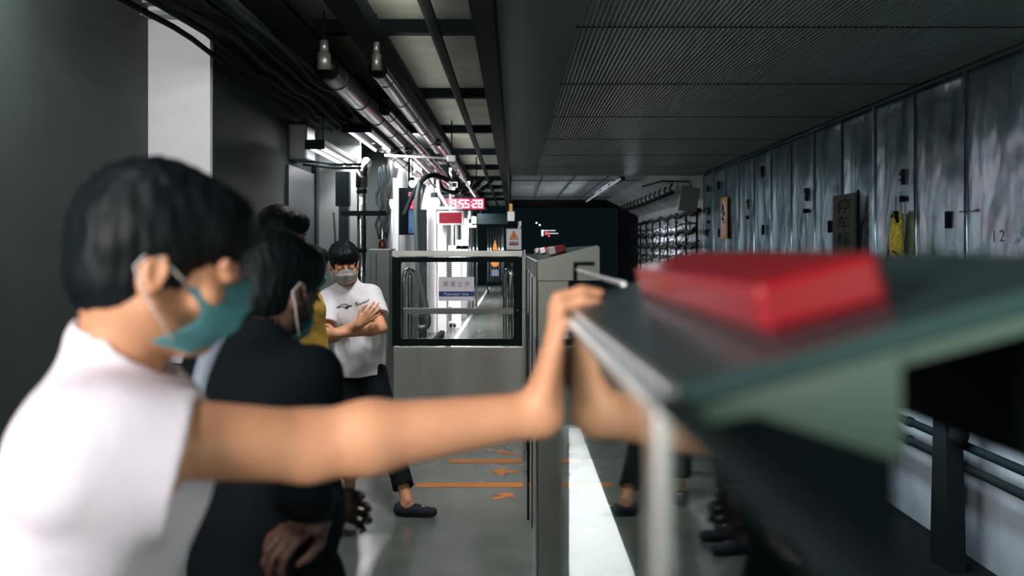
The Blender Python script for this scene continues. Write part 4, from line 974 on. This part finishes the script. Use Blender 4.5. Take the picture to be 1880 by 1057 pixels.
# dark shirted man
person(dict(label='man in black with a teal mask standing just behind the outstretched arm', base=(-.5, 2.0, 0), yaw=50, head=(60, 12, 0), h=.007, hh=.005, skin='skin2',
    J=dict(head=(-.492, 2.02, 1.412), neck=(-.51, 1.98, 1.318), waist=(-.50, 1.98, 1.0), pelvis=(-.50, 2.0, .86),
        shR=(-.38, 1.86, 1.265), shL=(-.63, 2.08, 1.265), elR=(-.38, 1.80, 1.06), wrR=(-.355, 1.86, 1.02), elL=(-.60, 2.12, 1.0), wrL=(-.45, 2.22, .95),
        hipR=(-.43, 1.93, .84), hipL=(-.57, 2.07, .84), knR=(-.42, 1.95, .46), knL=(-.56, 2.09, .46), anR=(-.42, 1.93, .085), anL=(-.57, 2.07, .085)),
    handR=((-.55, -.5, -.35), (0, .4, -1), 1, (20, 35, 25), .95), handL=((1, 0, -.2), (0, -1, 0), 1, (30, 40, 30)), footR=(.6, .8, 0), footL=(.5, .85, 0),
    sleeve=1.2, sleeve_r=(.056, .052), shirt='cloth_k', mask='mask_b', hamp=.006, build=1.05))
# backpack strap on his shoulder
mb = MB(); mb.tube(smooth([Vector((-.60, 1.90, 1.05)), Vector((-.60, 1.90, 1.22)), Vector((-.575, 1.93, 1.325)), Vector((-.55, 2.02, 1.335)), Vector((-.53, 2.12, 1.25))]), .02, 8)
mb.build('shoulder_strap', mat('pale_strap', (.28, .34, .40), .5), None, 'pale bag strap over the shoulder of the man in black', 'strap')
# tall person in dark
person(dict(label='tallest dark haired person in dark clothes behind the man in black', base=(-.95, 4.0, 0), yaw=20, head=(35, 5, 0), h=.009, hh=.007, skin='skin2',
    J=dict(head=(-.94, 4.0, 1.548), neck=(-.965, 3.99, 1.43), waist=(-.98, 4.0, 1.10), pelvis=(-.98, 4.0, .95),
        shR=(-.90, 3.84, 1.385), shL=(-1.02, 4.16, 1.385), elR=(-.88, 3.82, 1.12), wrR=(-.84, 3.86, .90), elL=(-1.02, 4.2, 1.12), wrL=(-.98, 4.18, .88),
        hipR=(-.95, 3.92, .92), hipL=(-1.0, 4.08, .92), knR=(-.93, 3.92, .50), knL=(-.99, 4.09, .50), anR=(-.95, 3.91, .085), anL=(-1.0, 4.1, .085)),
    handR=((0, 0, -1), (0, 1, 0), 1), handL=((0, 0, -1), (0, -1, 0), 1), footR=(1, .1, 0), footL=(1, .3, 0),
    sleeve=1.2, sleeve_r=(.056, .052), shirt='cloth_k', mask='mask_w'))
# person in mustard
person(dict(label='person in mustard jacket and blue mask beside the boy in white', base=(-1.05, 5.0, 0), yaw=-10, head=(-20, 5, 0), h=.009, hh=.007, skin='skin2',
    J=dict(head=(-1.045, 5.0, 1.405), neck=(-1.07, 5.0, 1.29), waist=(-1.075, 5.0, .98), pelvis=(-1.08, 5.0, .83),
        shR=(-1.09, 4.85, 1.245), shL=(-1.05, 5.15, 1.245), elR=(-1.07, 4.82, 1.0), wrR=(-.98, 4.86, .86), elL=(-1.02, 5.17, 1.0), wrL=(-.94, 5.1, .88),
        hipR=(-1.08, 4.92, .80), hipL=(-1.08, 5.08, .80), knR=(-1.06, 4.92, .44), knL=(-1.05, 5.09, .44), anR=(-1.08, 4.91, .085), anL=(-1.08, 5.1, .085)),
    handR=((.3, 0, -1), (0, 1, 0), 1), handL=((.3, 0, -1), (0, -1, 0), 1), footR=(1, -.3, 0), footL=(1, .1, 0),
    sleeve=1.2, sleeve_r=(.058, .055), shirt='yellow', mask='mask_b'))
# boy with crossed arms
rb_, sh, bd = person(dict(label='boy in white printed t-shirt with pale mask and crossed arms', base=(-.93, 5.95, 0), yaw=-80, head=(-74, 12, 4), h=.0065, hh=.0055, hs=1.04,
    J=dict(head=(-1.005, 5.90, 1.415), neck=(-.985, 5.97, 1.30), waist=(-.94, 6.02, .97), pelvis=(-.93, 6.02, .76),
        shR=(-1.115, 5.96, 1.215), shL=(-.845, 5.97, 1.235), elR=(-1.085, 5.79, .985), wrR=(-.885, 5.70, 1.075), elL=(-.775, 5.83, 1.045), wrL=(-1.01, 5.69, 1.02),
        hipR=(-1.01, 6.02, .74), hipL=(-.86, 6.02, .74), knR=(-.96, 5.86, .42), knL=(-.73, 5.83, .42), anR=(-.98, 5.95, .085), anL=(-.60, 5.62, .085)),
    arm_r=(.036, .033, .037, .023),
    handR=((.7, -.1, .6), (-.3, 1, 0), 1, (15, 25, 20), .95), handL=((-1, .3, -.1), (0, 1, 0), -1, (25, 30, 20), .95), footR=(.3, -1, 0), footL=(1, -.16, 0),
    sleeve=.62, sleeve_r=(.056, .068), shirt='cloth_w2', mask='mask_w', hem=(-.93, 6.0, .745), cuff=.92, hvol=1.03, fringe=-.022, hamp=.010, wrinkle=.016, wf=8, build=.96))
# handwriting printed on the shirt: wrapped on to the cloth with a ray cast
bpy.context.view_layer.update()
strokes = [[(636, 565), (640, 560), (630, 558), (622, 562), (618, 565), (626, 563), (632, 563), (634, 565), (637, 561), (638, 564), (641, 562), (636, 567), (634, 565), (640, 563), (644, 560), (643, 563), (646, 560)],
           [(652, 557), (656, 554), (654, 560), (658, 559), (659, 557), (662, 558), (665, 556), (668, 554), (669, 557), (671, 552), (673, 555), (676, 550), (675, 553), (678, 549)]]
mb = MB()
for stt in strokes:
    pts = []
    for px, py in stt:
        d = (P(px, py, 6.0)-Vector((0, 0, H))).normalized(); inv = sh.matrix_world.inverted()
        ok, loc, nr, _ = sh.ray_cast(inv@Vector((0, 0, H)), (inv.to_3x3()@d).normalized())
        if ok: pts.append(loc+nr*.001)
    if len(pts) > 3: mb.tube(smooth(pts, 4), .0018, 6)
mb.build('cursive_print', M['cloth_k'], sh)

# ---- separate pieces of one part become parts of their own
KEEP = {'digit', 'colon', 'pictogram', 'caption_lines', 'lettering', 'character', 'characters', 'caption', 'digits', 'louvre', 'blue_streaks', 'pink_band', 'exclamation_mark', 'smear', 'body', 'hair', 'tshirt', 'jacket', 'trousers', 'shoe', 'cursive_print', 'bundled_top', 'white_lights', 'red_lights', 'head_cover'}
SING = {'legs': 'leg', 'spikes': 'spike', 'eyebrows': 'eyebrow', 'conduits': 'conduit', 'red_lights': 'red_light'}
for o in [x for x in C.objects if x.type == 'MESH' and x.parent]:
    nm = o.name.split('.')[0]
    if nm in KEEP: continue
    bm = bmesh.new(); bm.from_mesh(o.data)
    if len(bm.verts) > 60000: bm.free(); continue
    bm.verts.ensure_lookup_table(); seen = [-1]*len(bm.verts); comps = []
    for v in bm.verts:
        if seen[v.index] >= 0: continue
        st_ = [v]; seen[v.index] = len(comps); cc = []
        while st_:
            a = st_.pop(); cc.append(a)
            for e in a.link_edges:
                b2 = e.other_vert(a)
                if seen[b2.index] < 0: seen[b2.index] = len(comps); st_.append(b2)
        comps.append(cc)
    if len(comps) < 2 or len(comps) > 60: bm.free(); continue
    bb = [(np.min([v.co for v in c_], 0)-.0015, np.max([v.co for v in c_], 0)+.0015) for c_ in comps]
    par = list(range(len(comps)))
    def find(i):
        while par[i] != i: i = par[i]
        return i
    for i in range(len(comps)):
        for j in range(i):
            if (bb[i][0] <= bb[j][1]).all() and (bb[j][0] <= bb[i][1]).all(): par[find(i)] = find(j)
    roots = sorted({find(i) for i in range(len(comps))})
    if len(roots) < 2: bm.free(); continue
    grp = [find(seen[v.index]) for v in bm.verts]; bm.free()
    base = SING.get(nm, nm); kids = list(o.children)
    for q_, rt in enumerate(roots):
        b3 = bmesh.new(); b3.from_mesh(o.data); b3.verts.ensure_lookup_table()
        bmesh.ops.delete(b3, geom=[v for v in b3.verts if grp[v.index] != rt], context='VERTS')
        me = bpy.data.meshes.new(base); b3.to_mesh(me); b3.free(); me.materials.append(o.data.materials[0])
        n_ = bpy.data.objects.new(base, me); C.objects.link(n_); n_.parent = o.parent; n_.matrix_parent_inverse = o.matrix_parent_inverse
        n_.location = o.location; n_.rotation_euler = o.rotation_euler; n_.scale = o.scale
        if q_ == 0:
            for c_ in kids: c_.parent = n_
    bpy.data.objects.remove(o)
